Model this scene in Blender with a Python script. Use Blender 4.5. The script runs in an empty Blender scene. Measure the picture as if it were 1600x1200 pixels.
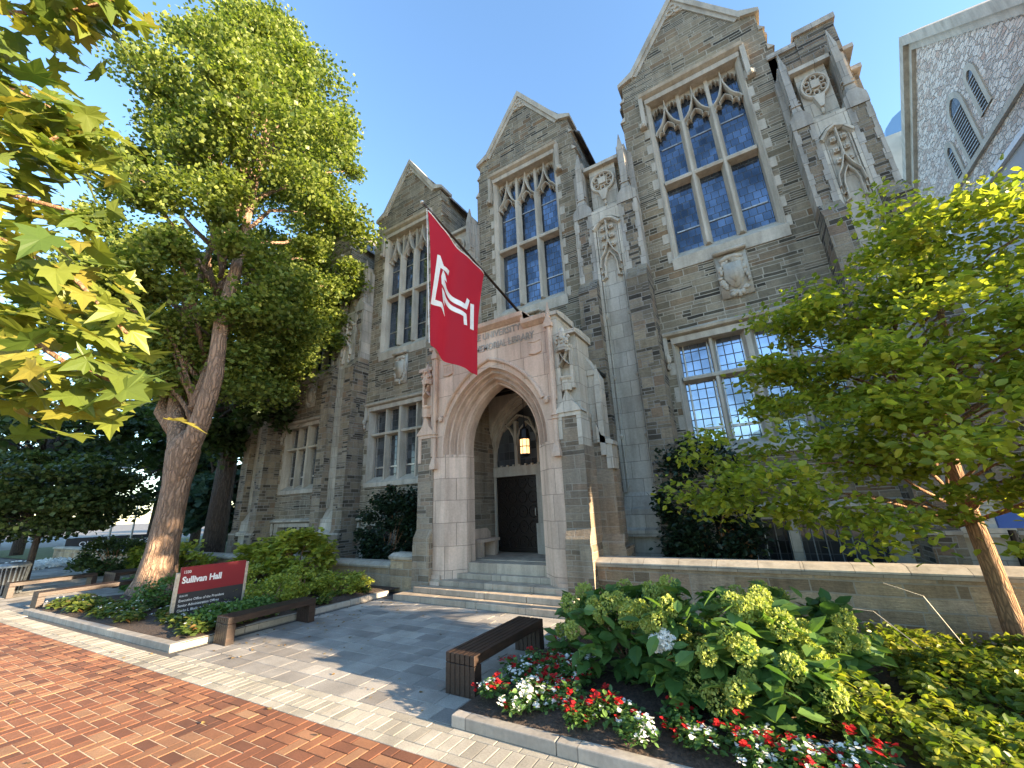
import bpy, math, random
import numpy as np
from mathutils import Vector, Matrix
random.seed(7); rng=np.random.default_rng(7)
sc=bpy.context.scene; COL=sc.collection
PI=math.pi; R=math.radians
# ------------------------------------------------------------------ camera, sky, sun, exposure
cd=bpy.data.cameras.new('camera'); cam=bpy.data.objects.new('camera',cd); COL.objects.link(cam); sc.camera=cam
rt=Vector((0.85242,0.521286,-0.0404925)); up=Vector((0.185573,-0.229231,0.955519)); fw=Vector((-0.488816,0.822018,0.292138))
m=Matrix((rt,up,-fw)).transposed().to_4x4(); m.translation=Vector((0,0,2.0)); cam.matrix_world=m
cd.sensor_width=36; cd.lens=14.0105; cd.clip_start=.05; cd.clip_end=2000
SUN_EL,SUN_AZ=12.5,3.0          # azimuth measured from +X towards +Y
w=bpy.data.worlds.new('World'); sc.world=w; w.use_nodes=True
wn=w.node_tree; sky=wn.nodes.new('ShaderNodeTexSky'); sky.sky_type='NISHITA'; sky.sun_disc=False
sky.sun_elevation=R(SUN_EL); sky.sun_rotation=R(90-SUN_AZ); sky.air_density=1.1; sky.dust_density=.35; sky.ozone_density=3.0
bg=wn.nodes['Background']; bg.inputs['Strength'].default_value=.115; wn.links.new(sky.outputs[0],bg.inputs[0])
ld=bpy.data.lights.new('sun','SUN'); ld.energy=5.0; ld.angle=R(.5); ld.color=(1,.78,.52)
sun=bpy.data.objects.new('sun',ld); COL.objects.link(sun)
sv=Vector((math.cos(R(SUN_EL))*math.cos(R(SUN_AZ)),math.cos(R(SUN_EL))*math.sin(R(SUN_AZ)),math.sin(R(SUN_EL))))
sun.location=(20,0,20); sun.rotation_euler=(-sv).to_track_quat('-Z','Y').to_euler()
sc.view_settings.view_transform='Standard'; sc.view_settings.look='None'; sc.view_settings.exposure=2.5
sc.cycles.max_bounces=8; sc.cycles.transparent_max_bounces=8
# ------------------------------------------------------------------ materials
class NT:
    def __init__(s,name):
        s.m=bpy.data.materials.new(name); s.m.use_nodes=True; s.t=s.m.node_tree; s.b=s.t.nodes['Principled BSDF']
    def n(s,typ,**k):
        o=s.t.nodes.new('ShaderNode'+typ)
        for a,b in k.items(): setattr(o,a,b)
        return o
    def l(s,a,b): s.t.links.new(a,b)
    def mix(s,f,a,b,mode='MIX'):
        o=s.n('MixRGB',blend_type=mode)
        for i,v in ((0,f),(1,a),(2,b)):
            if hasattr(v,'links'): s.l(v,o.inputs[i])
            elif isinstance(v,(int,float)): o.inputs[i].default_value=v if i==0 else (v,v,v,1)
            else: o.inputs[i].default_value=(*v,1)
        return o.outputs[0]
    def math(s,op,a,b=None):
        o=s.n('Math',operation=op)
        for i,v in ((0,a),(1,b)):
            if v is None: continue
            if hasattr(v,'links'): s.l(v,o.inputs[i])
            else: o.inputs[i].default_value=v
        return o.outputs[0]
    def noise(s,scale,det=4,vec=None,rough=.55):
        o=s.n('TexNoise'); o.inputs['Scale'].default_value=scale; o.inputs['Detail'].default_value=det; o.inputs['Roughness'].default_value=rough
        if vec is not None: s.l(vec,o.inputs['Vector'])
        return o
    def ramp(s,f,stops,const=False):
        o=s.n('ValToRGB'); r=o.color_ramp
        if const: r.interpolation='CONSTANT'
        while len(r.elements)<len(stops): r.elements.new(.5)
        for e,(p,c) in zip(r.elements,stops):
            e.position=p; e.color=(*c,1) if not isinstance(c,(int,float)) else (c,c,c,1)
        s.l(f,o.inputs[0]); return o.outputs[0]
    def bump(s,h,dist=.02,st=1.0,prev=None):
        o=s.n('Bump'); o.inputs['Strength'].default_value=st; o.inputs['Distance'].default_value=dist; s.l(h,o.inputs['Height'])
        if prev is not None: s.l(prev,o.inputs['Normal'])
        return o.outputs[0]
    def out(s,col=None,rough=None,normal=None,**k):
        if col is not None:
            if hasattr(col,'links'): s.l(col,s.b.inputs['Base Color'])
            else: s.b.inputs['Base Color'].default_value=(*col,1)
        if rough is not None:
            if hasattr(rough,'links'): s.l(rough,s.b.inputs['Roughness'])
            else: s.b.inputs['Roughness'].default_value=rough
        if normal is not None: s.l(normal,s.b.inputs['Normal'])
        for a,b in k.items(): s.b.inputs[a.replace('_',' ')].default_value=b
        return s.m
def wall_uv(N,warp=.012):
    g=N.n('NewGeometry'); sp=N.n('SeparateXYZ'); N.l(g.outputs['Position'],sp.inputs[0])
    sn=N.n('SeparateXYZ'); N.l(g.outputs['True Normal'],sn.inputs[0])
    ax=N.math('GREATER_THAN',N.math('ABSOLUTE',sn.outputs[0]),.7)
    u=N.math('ADD',N.math('MULTIPLY',sp.outputs[0],N.math('SUBTRACT',1.0,ax)),N.math('MULTIPLY',N.math('ADD',sp.outputs[1],.37),ax))
    nz=N.noise(5,2,g.outputs['Position']); nz2=N.noise(1.3,2,g.outputs['Position'])
    u=N.math('ADD',u,N.math('MULTIPLY',N.math('SUBTRACT',nz.outputs[0],.5),warp*2))
    v=N.math('ADD',sp.outputs[2],N.math('MULTIPLY',N.math('SUBTRACT',nz2.outputs[0],.5),warp*4))
    v=N.math('ADD',v,N.math('MULTIPLY',N.math('SUBTRACT',N.noise(9,1,g.outputs['Position']).outputs[0],.5),warp))
    c=N.n('CombineXYZ'); N.l(u,c.inputs[0]); N.l(v,c.inputs[1]); return c.outputs[0],g.outputs['Position']
def brick(N,uv,bw,rh,mortar,off=.5,freq=2,sq=1.0,sqf=2,c1=0.0,c2=1.0,cm=0.0,smooth=.1):
    b=N.n('TexBrick'); b.offset=off; b.offset_frequency=freq; b.squash=sq; b.squash_frequency=sqf
    N.l(uv,b.inputs['Vector'])
    for k,v in (('Scale',1.0),('Mortar Size',mortar),('Mortar Smooth',smooth),('Bias',0.0),('Brick Width',bw),('Row Height',rh)): b.inputs[k].default_value=v
    for k,v in (('Color1',c1),('Color2',c2),('Mortar',cm)): b.inputs[k].default_value=(v,v,v,1)
    return b
def ashlar(name,stops,mcol,bw=.62,rh=.24,mortar=.011,bump=.035,split=.45,tint=(1,1,1)):
    N=NT(name); uv,pos=wall_uv(N)
    A=brick(N,uv,bw,rh,mortar,.42,2,.62,3); B=brick(N,uv,bw*.78,rh/2,mortar,.37,3,1.5,2); S=brick(N,uv,bw,rh,0.0,.42,2,.62,3,0.0,1.0)
    T=brick(N,uv,bw*1.37,rh/3,mortar*.9,.3,2,.7,3)
    sel=N.math('GREATER_THAN',S.outputs[0],split)          # 1 where the coarse stone stays whole
    big=brick(N,uv,bw*2.9,rh*2,0,.31,2,.8,3); sel2=N.math('GREATER_THAN',big.outputs[0],.55)
    finer=N.mix(sel2,B.outputs[0],T.outputs[0]); finm=N.mix(sel2,B.outputs[1],T.outputs[1])
    val=N.mix(sel,finer,A.outputs[0]); mor=N.mix(sel,finm,A.outputs[1])
    col=N.ramp(val,stops)
    n1=N.noise(3.1,5,pos); n2=N.noise(28,4,pos,.7); n3=N.noise(.55,3,pos)
    strat=N.n('Mapping'); strat.inputs['Scale'].default_value=(4,4,40); N.l(pos,strat.inputs['Vector']); n4=N.noise(1.6,4,strat.outputs[0],.6)
    col=N.mix(1.0,col,N.ramp(n4.outputs[0],[(.25,.72),(.75,1.25)]),'MULTIPLY')
    col=N.mix(1.0,col,N.ramp(n3.outputs[0],[(.3,(.82,.84,.88)),(.7,(1.15,1.1,1.0))]),'MULTIPLY')
    col=N.mix(.6,col,N.ramp(n2.outputs[0],[(.3,.7),(.7,1.25)]),'MULTIPLY')
    sk=N.n('Mapping'); sk.inputs['Scale'].default_value=(1.6,1.6,.22); N.l(pos,sk.inputs['Vector']); n5=N.noise(1.4,5,sk.outputs[0],.65); stn=N.ramp(n5.outputs[0],[(.32,(.50,.49,.47)),(.55,1.0),(.8,(1.16,1.13,1.06))])
    col=N.mix(.75,col,stn,'MULTIPLY')
    mc=N.mix(n1.outputs[0],mcol,tuple(c*.7 for c in mcol)); mc=N.mix(.6,mc,stn,'MULTIPLY'); col=N.mix(mor,col,mc); col=N.mix(1.0,col,tint,'MULTIPLY')
    h=N.math('SUBTRACT',1.0,mor); h=N.math('ADD',h,N.math('MULTIPLY',val,.5)); h=N.math('ADD',h,N.math('MULTIPLY',n2.outputs[0],.55)); h=N.math('ADD',h,N.math('MULTIPLY',n4.outputs[0],.5))
    return N.out(col,.88,N.bump(h,bump,1.0))
def lime(name,c1,c2,joint=True,bw=.62,rh=.42,stain=.5):
    N=NT(name); uv,pos=wall_uv(N,.002); n1=N.noise(1.1,5,pos,.62); n2=N.noise(22,5,pos,.65)
    st=N.n('Mapping'); st.inputs['Scale'].default_value=(5,5,.7); N.l(pos,st.inputs['Vector']); n3=N.noise(1.0,5,st.outputs[0],.6)
    col=N.mix(N.ramp(n1.outputs[0],[(.3,0.0),(.7,1.0)]),c1,c2)
    col=N.mix(stain,col,N.ramp(n3.outputs[0],[(.3,(.45,.43,.40)),(.62,(1.12,1.1,1.08))]),'MULTIPLY')
    col=N.mix(.5,col,N.ramp(n2.outputs[0],[(.3,.78),(.7,1.18)]),'MULTIPLY'); h=n2.outputs[0]
    if joint:
        b=brick(N,uv,bw,rh,.006,.5,2,.8,3,.82,1.12,.5); col=N.mix(1.0,col,b.outputs[0],'MULTIPLY')
        h=N.math('SUBTRACT',N.math('MULTIPLY',h,.35),b.outputs[1])
    return N.out(col,.8,N.bump(h,.008,.8))
M={}
grey=[(0,(.035,.029,.02)),(.2,(.11,.095,.066)),(.42,(.20,.168,.115)),(.62,(.28,.235,.165)),(.85,(.36,.31,.23)),(1,(.24,.155,.085))]
M['stone']=ashlar('grey_schist_ashlar',[(a,tuple(v*.86 for v in c)) for a,c in grey],(.48,.43,.34),rh=.20,mortar=.013)
M['stone_rough']=ashlar('buttress_schist',[(0,(.04,.034,.025)),(.3,(.115,.096,.07)),(.6,(.21,.175,.125)),(.85,(.31,.26,.19)),(1,(.22,.15,.10))],(.34,.31,.27),bw=.46,rh=.26,bump=.05,split=.6)
M['stone_brown']=ashlar('brown_schist',[(0,(.12,.10,.075)),(.3,(.20,.16,.115)),(.6,(.28,.22,.16)),(.85,(.34,.29,.22)),(1,(.30,.20,.13))],(.40,.35,.28),bw=.6,rh=.3,bump=.04,split=.5)
M['wall_bounce_warm']=ashlar('bounce_warmed_wall_stone',[(0,(.22,.16,.10)),(.3,(.36,.265,.165)),(.6,(.46,.35,.22)),(.85,(.52,.42,.30)),(1,(.42,.25,.14))],(.46,.40,.31),bw=.7,rh=.36,bump=.05,split=.35)  # stone colours lightened and warmed to carry light bounced onto the wall
M['lime']=lime('limestone_grey',(.50,.465,.40),(.39,.35,.28))
M['lime_plain']=lime('limestone_carved',(.49,.45,.38),(.38,.34,.275),False)
M['lime_dark']=lime('limestone_weathered',(.31,.30,.28),(.40,.36,.30),True,.7,.5,.7)
M['lime_warm']=lime('limestone_portal',(.60,.455,.355),(.50,.375,.285),True,.7,.55,.45)
M['lime_warm_plain']=lime('limestone_portal_carved',(.60,.45,.35),(.46,.345,.265),False)
M['step']=lime('step_granite',(.48,.39,.29),(.36,.30,.23),True,1.6,3.0,.6)
M['kerb']=lime('kerb_granite',(.42,.38,.32),(.30,.28,.25),True,1.4,3.0,.4)
def simple(name,c,rough=.6,metal=0,nscale=12,amt=.35,bump=.0,**k):
    N=NT(name); g=N.n('NewGeometry'); n=N.noise(nscale,5,g.outputs['Position'])
    col=N.mix(1.0,c,N.ramp(n.outputs[0],[(.3,1-amt),(.7,1+amt)]),'MULTIPLY')
    nm=N.bump(n.outputs[0],bump,.7) if bump else None
    return N.out(col,rough,nm,Metallic=metal,**k)
def slate():
    N=NT('roof_slate'); g=N.n('NewGeometry'); sp=N.n('SeparateXYZ'); N.l(g.outputs['Position'],sp.inputs[0]); sn=N.n('SeparateXYZ'); N.l(g.outputs['True Normal'],sn.inputs[0])
    ax=N.math('GREATER_THAN',N.math('ABSOLUTE',sn.outputs[0]),.4); c=N.n('CombineXYZ')
    N.l(N.math('ADD',N.math('MULTIPLY',sp.outputs[0],N.math('SUBTRACT',1.0,ax)),N.math('MULTIPLY',sp.outputs[1],ax)),c.inputs[0]); N.l(sp.outputs[2],c.inputs[1])
    b=brick(N,c.outputs[0],.28,.13,.008,.5,2,.8,3); n=N.noise(6,4,g.outputs['Position'])
    col=N.ramp(b.outputs[0],[(0,(.10,.10,.11)),(.4,(.20,.19,.19)),(.7,(.27,.24,.21)),(1,(.34,.29,.24))]); col=N.mix(.5,col,N.ramp(n.outputs[0],[(.3,.7),(.7,1.3)]),'MULTIPLY'); col=N.mix(b.outputs[1],col,(.04,.04,.045))
    return N.out(col,.6,N.bump(N.math('SUBTRACT',b.outputs[0],N.math('MULTIPLY',b.outputs[1],2.0)),.02))
M['slate']=slate()
def glass(name,base,bw,rh,lead,off=.0,rough=.06,spec=1.0,tilt=.25,metal=.0,vary=.5):
    N=NT(name); uv,pos=wall_uv(N,0.0); b=brick(N,uv,bw,rh,lead,off,2,1.0,2,0.0,1.0,0.0,.0)
    n=N.noise(.8,3,pos); n2=N.noise(9,3,pos)
    col=N.mix(1.0,base,N.ramp(b.outputs[0],[(0,1-vary),(1,1+vary)]),'MULTIPLY'); col=N.mix(1.0,col,N.ramp(n.outputs[0],[(.35,.55),(.65,1.5)]),'MULTIPLY')
    col=N.mix(b.outputs[1],col,(.04,.045,.05))
    h=N.math('ADD',N.math('MULTIPLY',b.outputs[1],.6),N.math('MULTIPLY',n2.outputs[0],tilt)); h=N.math('ADD',h,N.math('MULTIPLY',b.outputs[0],.15))
    N.l(N.math('MULTIPLY',N.math('SUBTRACT',1.0,b.outputs[1]),metal),N.b.inputs['Metallic'])
    return N.out(col,N.math('ADD',N.math('MULTIPLY',b.outputs[1],.5),rough),N.bump(h,.006,.6),Specular_IOR_Level=spec)
M['glass_tall']=glass('leaded_blue_glass',(.11,.14,.19),.19,.24,.007,.5,.08,.6,.2,.8,.30)
M['glass_low']=glass('leaded_clear_glass',(.36,.42,.54),.195,.26,.011,0,.07,.8,.35,.85,.10)
M['glass_dark']=glass('leaded_dark_glass',(.05,.055,.06),.195,.26,.010,0,.10,.6,.3,.0,.5)
M['wood_orange']=simple('orange_shutter',(.45,.20,.07),.5)
M['dark']=simple('dark_interior',(.012,.012,.013),.8)
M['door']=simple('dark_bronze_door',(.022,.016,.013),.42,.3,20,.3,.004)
M['iron']=simple('black_iron',(.02,.018,.018),.45,.6)
M['pole']=simple('dark_bronze_pole',(.045,.028,.02),.4,.3)
M['steel']=simple('galvanised_pole',(.25,.28,.3),.4,.6)
M['white']=simple('white_paint',(.75,.75,.75),.5,0,8,.06)
M['red']=simple('sign_red_paint',(.20,.004,.012),.6,0,3,.08)
M['charcoal']=simple('sign_charcoal_paint',(.02,.02,.023),.65,0,3,.1)
M['alu']=simple('sign_post_metal',(.45,.42,.38),.4,.6)
M['bed']=simple('mulch_soil',(.055,.036,.025),.95,0,30,.6,.03)
M['grass']=simple('grass',(.07,.11,.03),.9,0,3,.4,.02)
M['asphalt']=simple('ground_grey',(.16,.15,.14),.9,0,2,.25,.01)
M['beige']=simple('beige_render',(.50,.48,.42),.8,0,1.5,.1)
M['stucco']=simple('pale_stucco',(.42,.43,.45),.8,0,2,.08)
def wood(name,c):
    N=NT(name); g=N.n('NewGeometry'); mp=N.n('Mapping'); mp.inputs['Scale'].default_value=(14,1.2,14); N.l(g.outputs['Position'],mp.inputs['Vector']); n=N.noise(3,6,mp.outputs[0],.6); n2=N.noise(2,3,g.outputs['Position'])
    col=N.mix(1.0,c,N.ramp(n.outputs[0],[(.3,.45),(.7,1.6)]),'MULTIPLY'); col=N.mix(.7,col,N.ramp(n2.outputs[0],[(.3,.7),(.7,1.3)]),'MULTIPLY')
    return N.out(col,.5,N.bump(n.outputs[0],.006,.8))
M['wood']=wood('dark_stained_bench_wood',(.030,.016,.010))
def bark(name,c,sc_=1.0,bd=.05):
    N=NT(name); tc=N.n('TexCoord'); mp=N.n('Mapping'); mp.inputs['Scale'].default_value=(7*sc_,7*sc_,1.1*sc_); N.l(tc.outputs['Object'],mp.inputs['Vector'])
    n0=N.noise(3,3,tc.outputs['Object']); v=N.n('TexVoronoi',feature='DISTANCE_TO_EDGE'); v.inputs['Scale'].default_value=1.6; 
    wv=N.n('VectorMath',operation='ADD'); N.l(mp.outputs[0],wv.inputs[0]); N.l(n0.outputs[1],wv.inputs[1]); N.l(wv.outputs[0],v.inputs['Vector']); n=N.noise(10,6,wv.outputs[0],.65)
    h=N.math('ADD',N.ramp(v.outputs[0],[(0,0.0),(.35,1.0)]),N.math('MULTIPLY',n.outputs[0],.7))
    col=N.mix(1.0,c,N.ramp(h,[(.2,.45),(1.0,1.35)]),'MULTIPLY')
    return N.out(col,.9,N.bump(h,bd,1.0))
M['bark']=bark('furrowed_bark',(.26,.17,.115)); M['bark_small']=bark('smooth_bark',(.24,.135,.07),3.0,.012); M['bark_dark']=bark('dark_bark',(.07,.055,.045))
def leaf(name,ca,cb,trans=.45,rough=.45,cc=None,warm=None):
    N=NT(name); g=N.n('NewGeometry'); stops=[(0,ca),(.75,cb)]
    if cc: stops.append((1,cc))
    col=N.ramp(g.outputs['Random Per Island'],stops); N.out(col,rough,Specular_IOR_Level=.35)
    tr=N.n('BsdfTranslucent'); N.l(N.mix(1.0,col,warm or (1.6,1.7,.7),'MULTIPLY'),tr.inputs[0])
    mx=N.n('MixShader'); mx.inputs[0].default_value=trans; N.l(N.b.outputs[0],mx.inputs[1]); N.l(tr.outputs[0],mx.inputs[2])
    N.l(mx.outputs[0],N.t.nodes['Material Output'].inputs[0]); return N.m
M['lf_ginkgo']=leaf('ginkgo_leaves',(.05,.09,.024),(.205,.25,.055),.38)
M['lf_maple']=leaf('maple_leaves',(.06,.105,.02),(.18,.205,.032),.42,.45,(.20,.17,.03),warm=(1.5,1.5,.8))
M['lf_tree']=leaf('small_tree_leaves',(.11,.16,.025),(.30,.33,.045),.5,.35,(.32,.30,.05),warm=(1.7,1.8,.8))
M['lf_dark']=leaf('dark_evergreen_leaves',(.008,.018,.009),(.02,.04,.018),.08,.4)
M['lf_far']=leaf('far_tree_leaves',(.025,.05,.018),(.055,.09,.03),.3)
M['lf_far2']=leaf('blue_green_needles',(.03,.07,.05),(.06,.11,.08),.2)
M['lf_bush']=leaf('bright_bush_leaves',(.14,.19,.03),(.32,.34,.06),.35,.35)
M['lf_ground']=leaf('groundcover_leaves',(.06,.11,.015),(.20,.23,.035),.4,.4,(.32,.30,.05))
M['lf_fallen']=leaf('dry_leaves',(.12,.07,.03),(.30,.20,.07),.1,.7)
M['lf_hyd']=leaf('hydrangea_leaves',(.05,.115,.03),(.11,.195,.05),.3,.4)
M['lf_edge']=leaf('bedding_leaves',(.05,.10,.025),(.12,.15,.03),.3,.5,(.22,.09,.04))
M['fl_lime']=leaf('lime_flower',(.22,.28,.06),(.36,.40,.11),.3,.7)
M['fl_white']=leaf('white_flower',(.7,.7,.66),(.85,.85,.8),.3,.6,warm=(1,1,1))
M['fl_red']=leaf('red_flower',(.32,.01,.012),(.5,.02,.02),.3,.6,warm=(1.2,.6,.6))
def paver(name,stops,rough=.85,bump=.004):
    N=NT(name); g=N.n('NewGeometry'); n=N.noise(60,4,g.outputs['Position'],.7); n2=N.noise(2.2,4,g.outputs['Position'])
    col=N.ramp(g.outputs['Random Per Island'],stops); col=N.mix(.8,col,N.ramp(n.outputs[0],[(.3,.72),(.7,1.25)]),'MULTIPLY'); col=N.mix(.8,col,N.ramp(n2.outputs[0],[(.3,.70),(.7,1.2)]),'MULTIPLY'); n3=N.noise(.5,6,g.outputs['Position'],.7); col=N.mix(.6,col,N.ramp(n3.outputs[0],[(.35,(.62,.60,.60)),(.55,1.0)]),'MULTIPLY')
    return N.out(col,rough,N.bump(n.outputs[0],bump,.8))
M['brickpave']=paver('red_clay_pavers',[(0,(.15,.06,.032)),(.4,(.23,.088,.043)),(.75,(.30,.13,.062)),(1,(.38,.21,.11))])
M['paver']=paver('grey_concrete_pavers',[(0,(.23,.21,.185)),(.35,(.29,.27,.24)),(.7,(.35,.325,.285)),(1,(.42,.385,.33))])
M['border']=paver('tan_concrete_pavers',[(0,(.32,.29,.23)),(1,(.46,.42,.34))])
M['joint']=simple('joint_sand',(.55,.42,.28),.95,0,40,.3)
M['joint_dark']=simple('joint_dark',(.06,.06,.06),.95,0,40,.3)
# ------------------------------------------------------------------ mesh helpers
class MB:
    def __init__(s): s.v=[]; s.f=[]; s.g=[]
    def add(s,vs,fs):
        o=len(s.v); s.g.append((o,len(s.f))); s.v+=[tuple(p) for p in vs]; s.f+=[tuple(i+o for i in f) for f in fs]; return s
    def box(s,x0,x1,y0,y1,z0,z1):
        return s.add([(x0,y0,z0),(x1,y0,z0),(x1,y1,z0),(x0,y1,z0),(x0,y0,z1),(x1,y0,z1),(x1,y1,z1),(x0,y1,z1)],[(0,3,2,1),(4,5,6,7),(0,1,5,4),(1,2,6,5),(2,3,7,6),(3,0,4,7)])
    def prism(s,poly,axis,a,b):   # polygon in the two other axes, extruded a..b along axis
        n=len(poly)
        def P(p,t): return {'y':(p[0],t,p[1]),'x':(t,p[0],p[1]),'z':(p[0],p[1],t)}[axis]
        vs=[P(p,a) for p in poly]+[P(p,b) for p in poly]
        return s.add(vs,[tuple(range(n)),tuple(range(2*n-1,n-1,-1))]+[(i,i+n,(i+1)%n+n,(i+1)%n) for i in range(n)])
    def loft(s,rings,closed=True,caps=True):
        n=len(rings[0]); vs=[p for r in rings for p in r]; fs=[]
        for k in range(len(rings)-1):
            for i in range(n if closed else n-1):
                j=(i+1)%n; fs.append((k*n+i,k*n+j,(k+1)*n+j,(k+1)*n+i))
        if caps and closed: fs+=[tuple(range(n-1,-1,-1)),tuple(range((len(rings)-1)*n,len(rings)*n))]
        return s.add(vs,fs)
    def tube(s,pts,rad,n=8):
        pts=[Vector(p) for p in pts]; rings=[]; prev=None
        if isinstance(rad,(int,float)): rad=[rad]*len(pts)
        for i,p in enumerate(pts):
            t=(pts[min(i+1,len(pts)-1)]-pts[max(i-1,0)]).normalized()
            a=t.cross(Vector((0,0,1)) if abs(t.z)<.95 else Vector((1,0,0))).normalized()
            if prev is not None:
                q=prev-t*prev.dot(t); a=q.normalized() if q.length>1e-4 else a
            b=t.cross(a); prev=a
            rings.append([p+(a*math.cos(2*PI*k/n)+b*math.sin(2*PI*k/n))*rad[i] for k in range(n)])
        return s.loft(rings)
    def lathe(s,prof,c=(0,0,0),n=12):
        return s.loft([[(c[0]+r*math.cos(2*PI*k/n),c[1]+r*math.sin(2*PI*k/n),c[2]+z) for k in range(n)] for r,z in prof])
    def bar(s,pts,w,y0,y1,closed=False):      # moulded strip following a path in the XZ plane
        P=[Vector((p[0],p[1])) for p in pts]; n=len(P); rings=[]
        ym=y0+(y1-y0)*.35
        for i in range(n):
            d=(P[min(i+1,n-1)]-P[max(i-1,0)]).normalized(); nn=Vector((-d.y,d.x))
            rings.append([(P[i].x+nn.x*o,y,P[i].y+nn.y*o) for o,y in ((-w/2,y1),(-w/2,ym),(-w*.22,y0),(w*.22,y0),(w/2,ym),(w/2,y1))])
        return s.loft(rings)
    def blob(s,c,r,n=8,jit=.15):
        rx,ry,rz=r if isinstance(r,tuple) else (r,r,r); rings=[]
        for i in range(n//2+1):
            a=PI*i/(n//2); a=min(max(a,.08),PI-.08); 
            rings.append([(c[0]+rx*math.sin(a)*math.cos(2*PI*k/n)*(1+random.uniform(-jit,jit)),c[1]+ry*math.sin(a)*math.sin(2*PI*k/n)*(1+random.uniform(-jit,jit)),c[2]-rz*math.cos(a)) for k in range(n)])
        return s.loft(rings)
def link(o,parent=None):
    COL.objects.link(o)
    if parent is not None: o.parent=parent
    return o
def part(name,mb,mat,parent=None,label=None,smooth=False,loc=None,bevel=0):
    # pieces that stand well apart become parts of their own
    if parent is not None and 1<len(mb.g)<400 and len(mb.v)<12000:
        k=len(mb.g); gs=mb.g+[(len(mb.v),len(mb.f))]; V=np.array(mb.v); lo=np.array([V[gs[i][0]:gs[i+1][0]].min(0) for i in range(k)]); hi=np.array([V[gs[i][0]:gs[i+1][0]].max(0) for i in range(k)])
        size=(hi-lo).max(1); gap=np.maximum(0,np.maximum(lo[:,None]-hi[None],lo[None]-hi[:,None])); near=np.sqrt((gap**2).sum(2))<=np.maximum(.02,.5*np.maximum(size[:,None],size[None]))
        lab=list(range(k))
        def find(i):
            while lab[i]!=i: i=lab[i]
            return i
        for i,j in zip(*np.nonzero(np.triu(near,1))):
            a,b=find(i),find(j)
            if a!=b: lab[max(a,b)]=min(a,b)
        roots=sorted({find(i) for i in range(k)})
        if len(roots)>1:
            res=None
            for q in roots:
                m2=MB()
                for i in range(k):
                    if find(i)==q: m2.add(mb.v[gs[i][0]:gs[i+1][0]],[tuple(x-gs[i][0] for x in f) for f in mb.f[gs[i][1]:gs[i+1][1]]])
                if m2.f: o=_part(name,m2,mat,parent,label,smooth,loc,bevel); res=res or o
            return res
    return _part(name,mb,mat,parent,label,smooth,loc,bevel)
def _part(name,mb,mat,parent=None,label=None,smooth=False,loc=None,bevel=0):
    me=bpy.data.meshes.new(name); me.from_pydata(mb.v,[],mb.f); me.validate(); me.update()
    me.materials.append(M[mat] if isinstance(mat,str) else mat)
    import bmesh
    bm=bmesh.new(); bm.from_mesh(me); bmesh.ops.recalc_face_normals(bm,faces=bm.faces); bm.to_mesh(me); bm.free()
    if smooth: me.polygons.foreach_set('use_smooth',[True]*len(me.polygons))
    o=link(bpy.data.objects.new(name,me),parent)
    if loc: o.location=loc
    if label: o['label']=label
    if bevel:
        b=o.modifiers.new('bevel','BEVEL'); b.width=bevel; b.segments=2; b.limit_method='ANGLE'; b.angle_limit=R(40)
    return o
def npmesh(name,V,F,mat,parent=None,loc=None,smooth=False):   # V (n,3), F (m,k)
    me=bpy.data.meshes.new(name); V=np.asarray(V,np.float32); F=np.asarray(F,np.int32)
    me.vertices.add(len(V)); me.vertices.foreach_set('co',V.ravel()); me.loops.add(F.size); me.loops.foreach_set('vertex_index',F.ravel())
    me.polygons.add(len(F)); me.polygons.foreach_set('loop_start',np.arange(0,F.size,F.shape[1],dtype=np.int32)); me.polygons.foreach_set('loop_total',np.full(len(F),F.shape[1],np.int32))
    me.update(calc_edges=True); me.materials.append(M[mat]); me.polygons.foreach_set('use_smooth',[smooth]*len(F))
    o=link(bpy.data.objects.new(name,me),parent)
    if loc: o.location=loc
    return o
def tag(o,label=None,cat=None,group=None,kind=None):
    if label: o['label']=label
    if cat: o['category']=cat
    if group: o['group']=group
    if kind: o['kind']=kind
    return o
def thing(name,label,cat,loc=(0,0,0),rz=0,group=None):
    o=link(bpy.data.objects.new(name,None)); o.location=loc; o.rotation_euler=(0,0,rz); o.empty_display_size=.2
    return tag(o,label,cat,group)
def struct(name,mb,mat,loc=None): return tag(part(name,mb,mat,loc=loc),kind='structure')
def copy_tree(o,parent=None):
    c=o.copy(); COL.objects.link(c)
    if parent is not None: c.parent=parent
    for ch in [x for x in list(bpy.data.objects) if x.parent==o]: copy_tree(ch,c)
    return c
def rects(cells,mat,name,parent=None,loc=None,kind=None,depth=.03,gap=.004,jit=.0015,zt=0.0,sh=None):
    # each cell (x0,x1,y0,y1): a paver with a slightly chamfered top
    V=[];F=[]; 
    c=np.array(cells,float); n=len(c); x0,x1,y0,y1=(c[:,0]+gap/2,c[:,1]-gap/2,c[:,2]+gap/2,c[:,3]-gap/2); z=zt+rng.uniform(-jit,jit,n); b=.004
    def pt(x,y,z):
        if sh: y=sh(x,y)
        return np.stack([x,y,z],-1)
    vs=np.stack([pt(x0,y0,z-depth),pt(x1,y0,z-depth),pt(x1,y1,z-depth),pt(x0,y1,z-depth),pt(x0,y0,z-b),pt(x1,y0,z-b),pt(x1,y1,z-b),pt(x0,y1,z-b),pt(x0+b,y0+b,z),pt(x1-b,y0+b,z),pt(x1-b,y1-b,z),pt(x0+b,y1-b,z)],1)
    q=np.array([[8,9,10,11],[4,5,9,8],[5,6,10,9],[6,7,11,10],[7,4,8,11],[0,1,5,4],[1,2,6,5],[2,3,7,6],[3,0,4,7]])
    F=(q[None]+12*np.arange(n)[:,None,None]).reshape(-1,4)
    o=npmesh(name,vs.reshape(-1,3),F,mat,parent,loc)
    if kind: tag(o,kind=kind)
    return o
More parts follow.
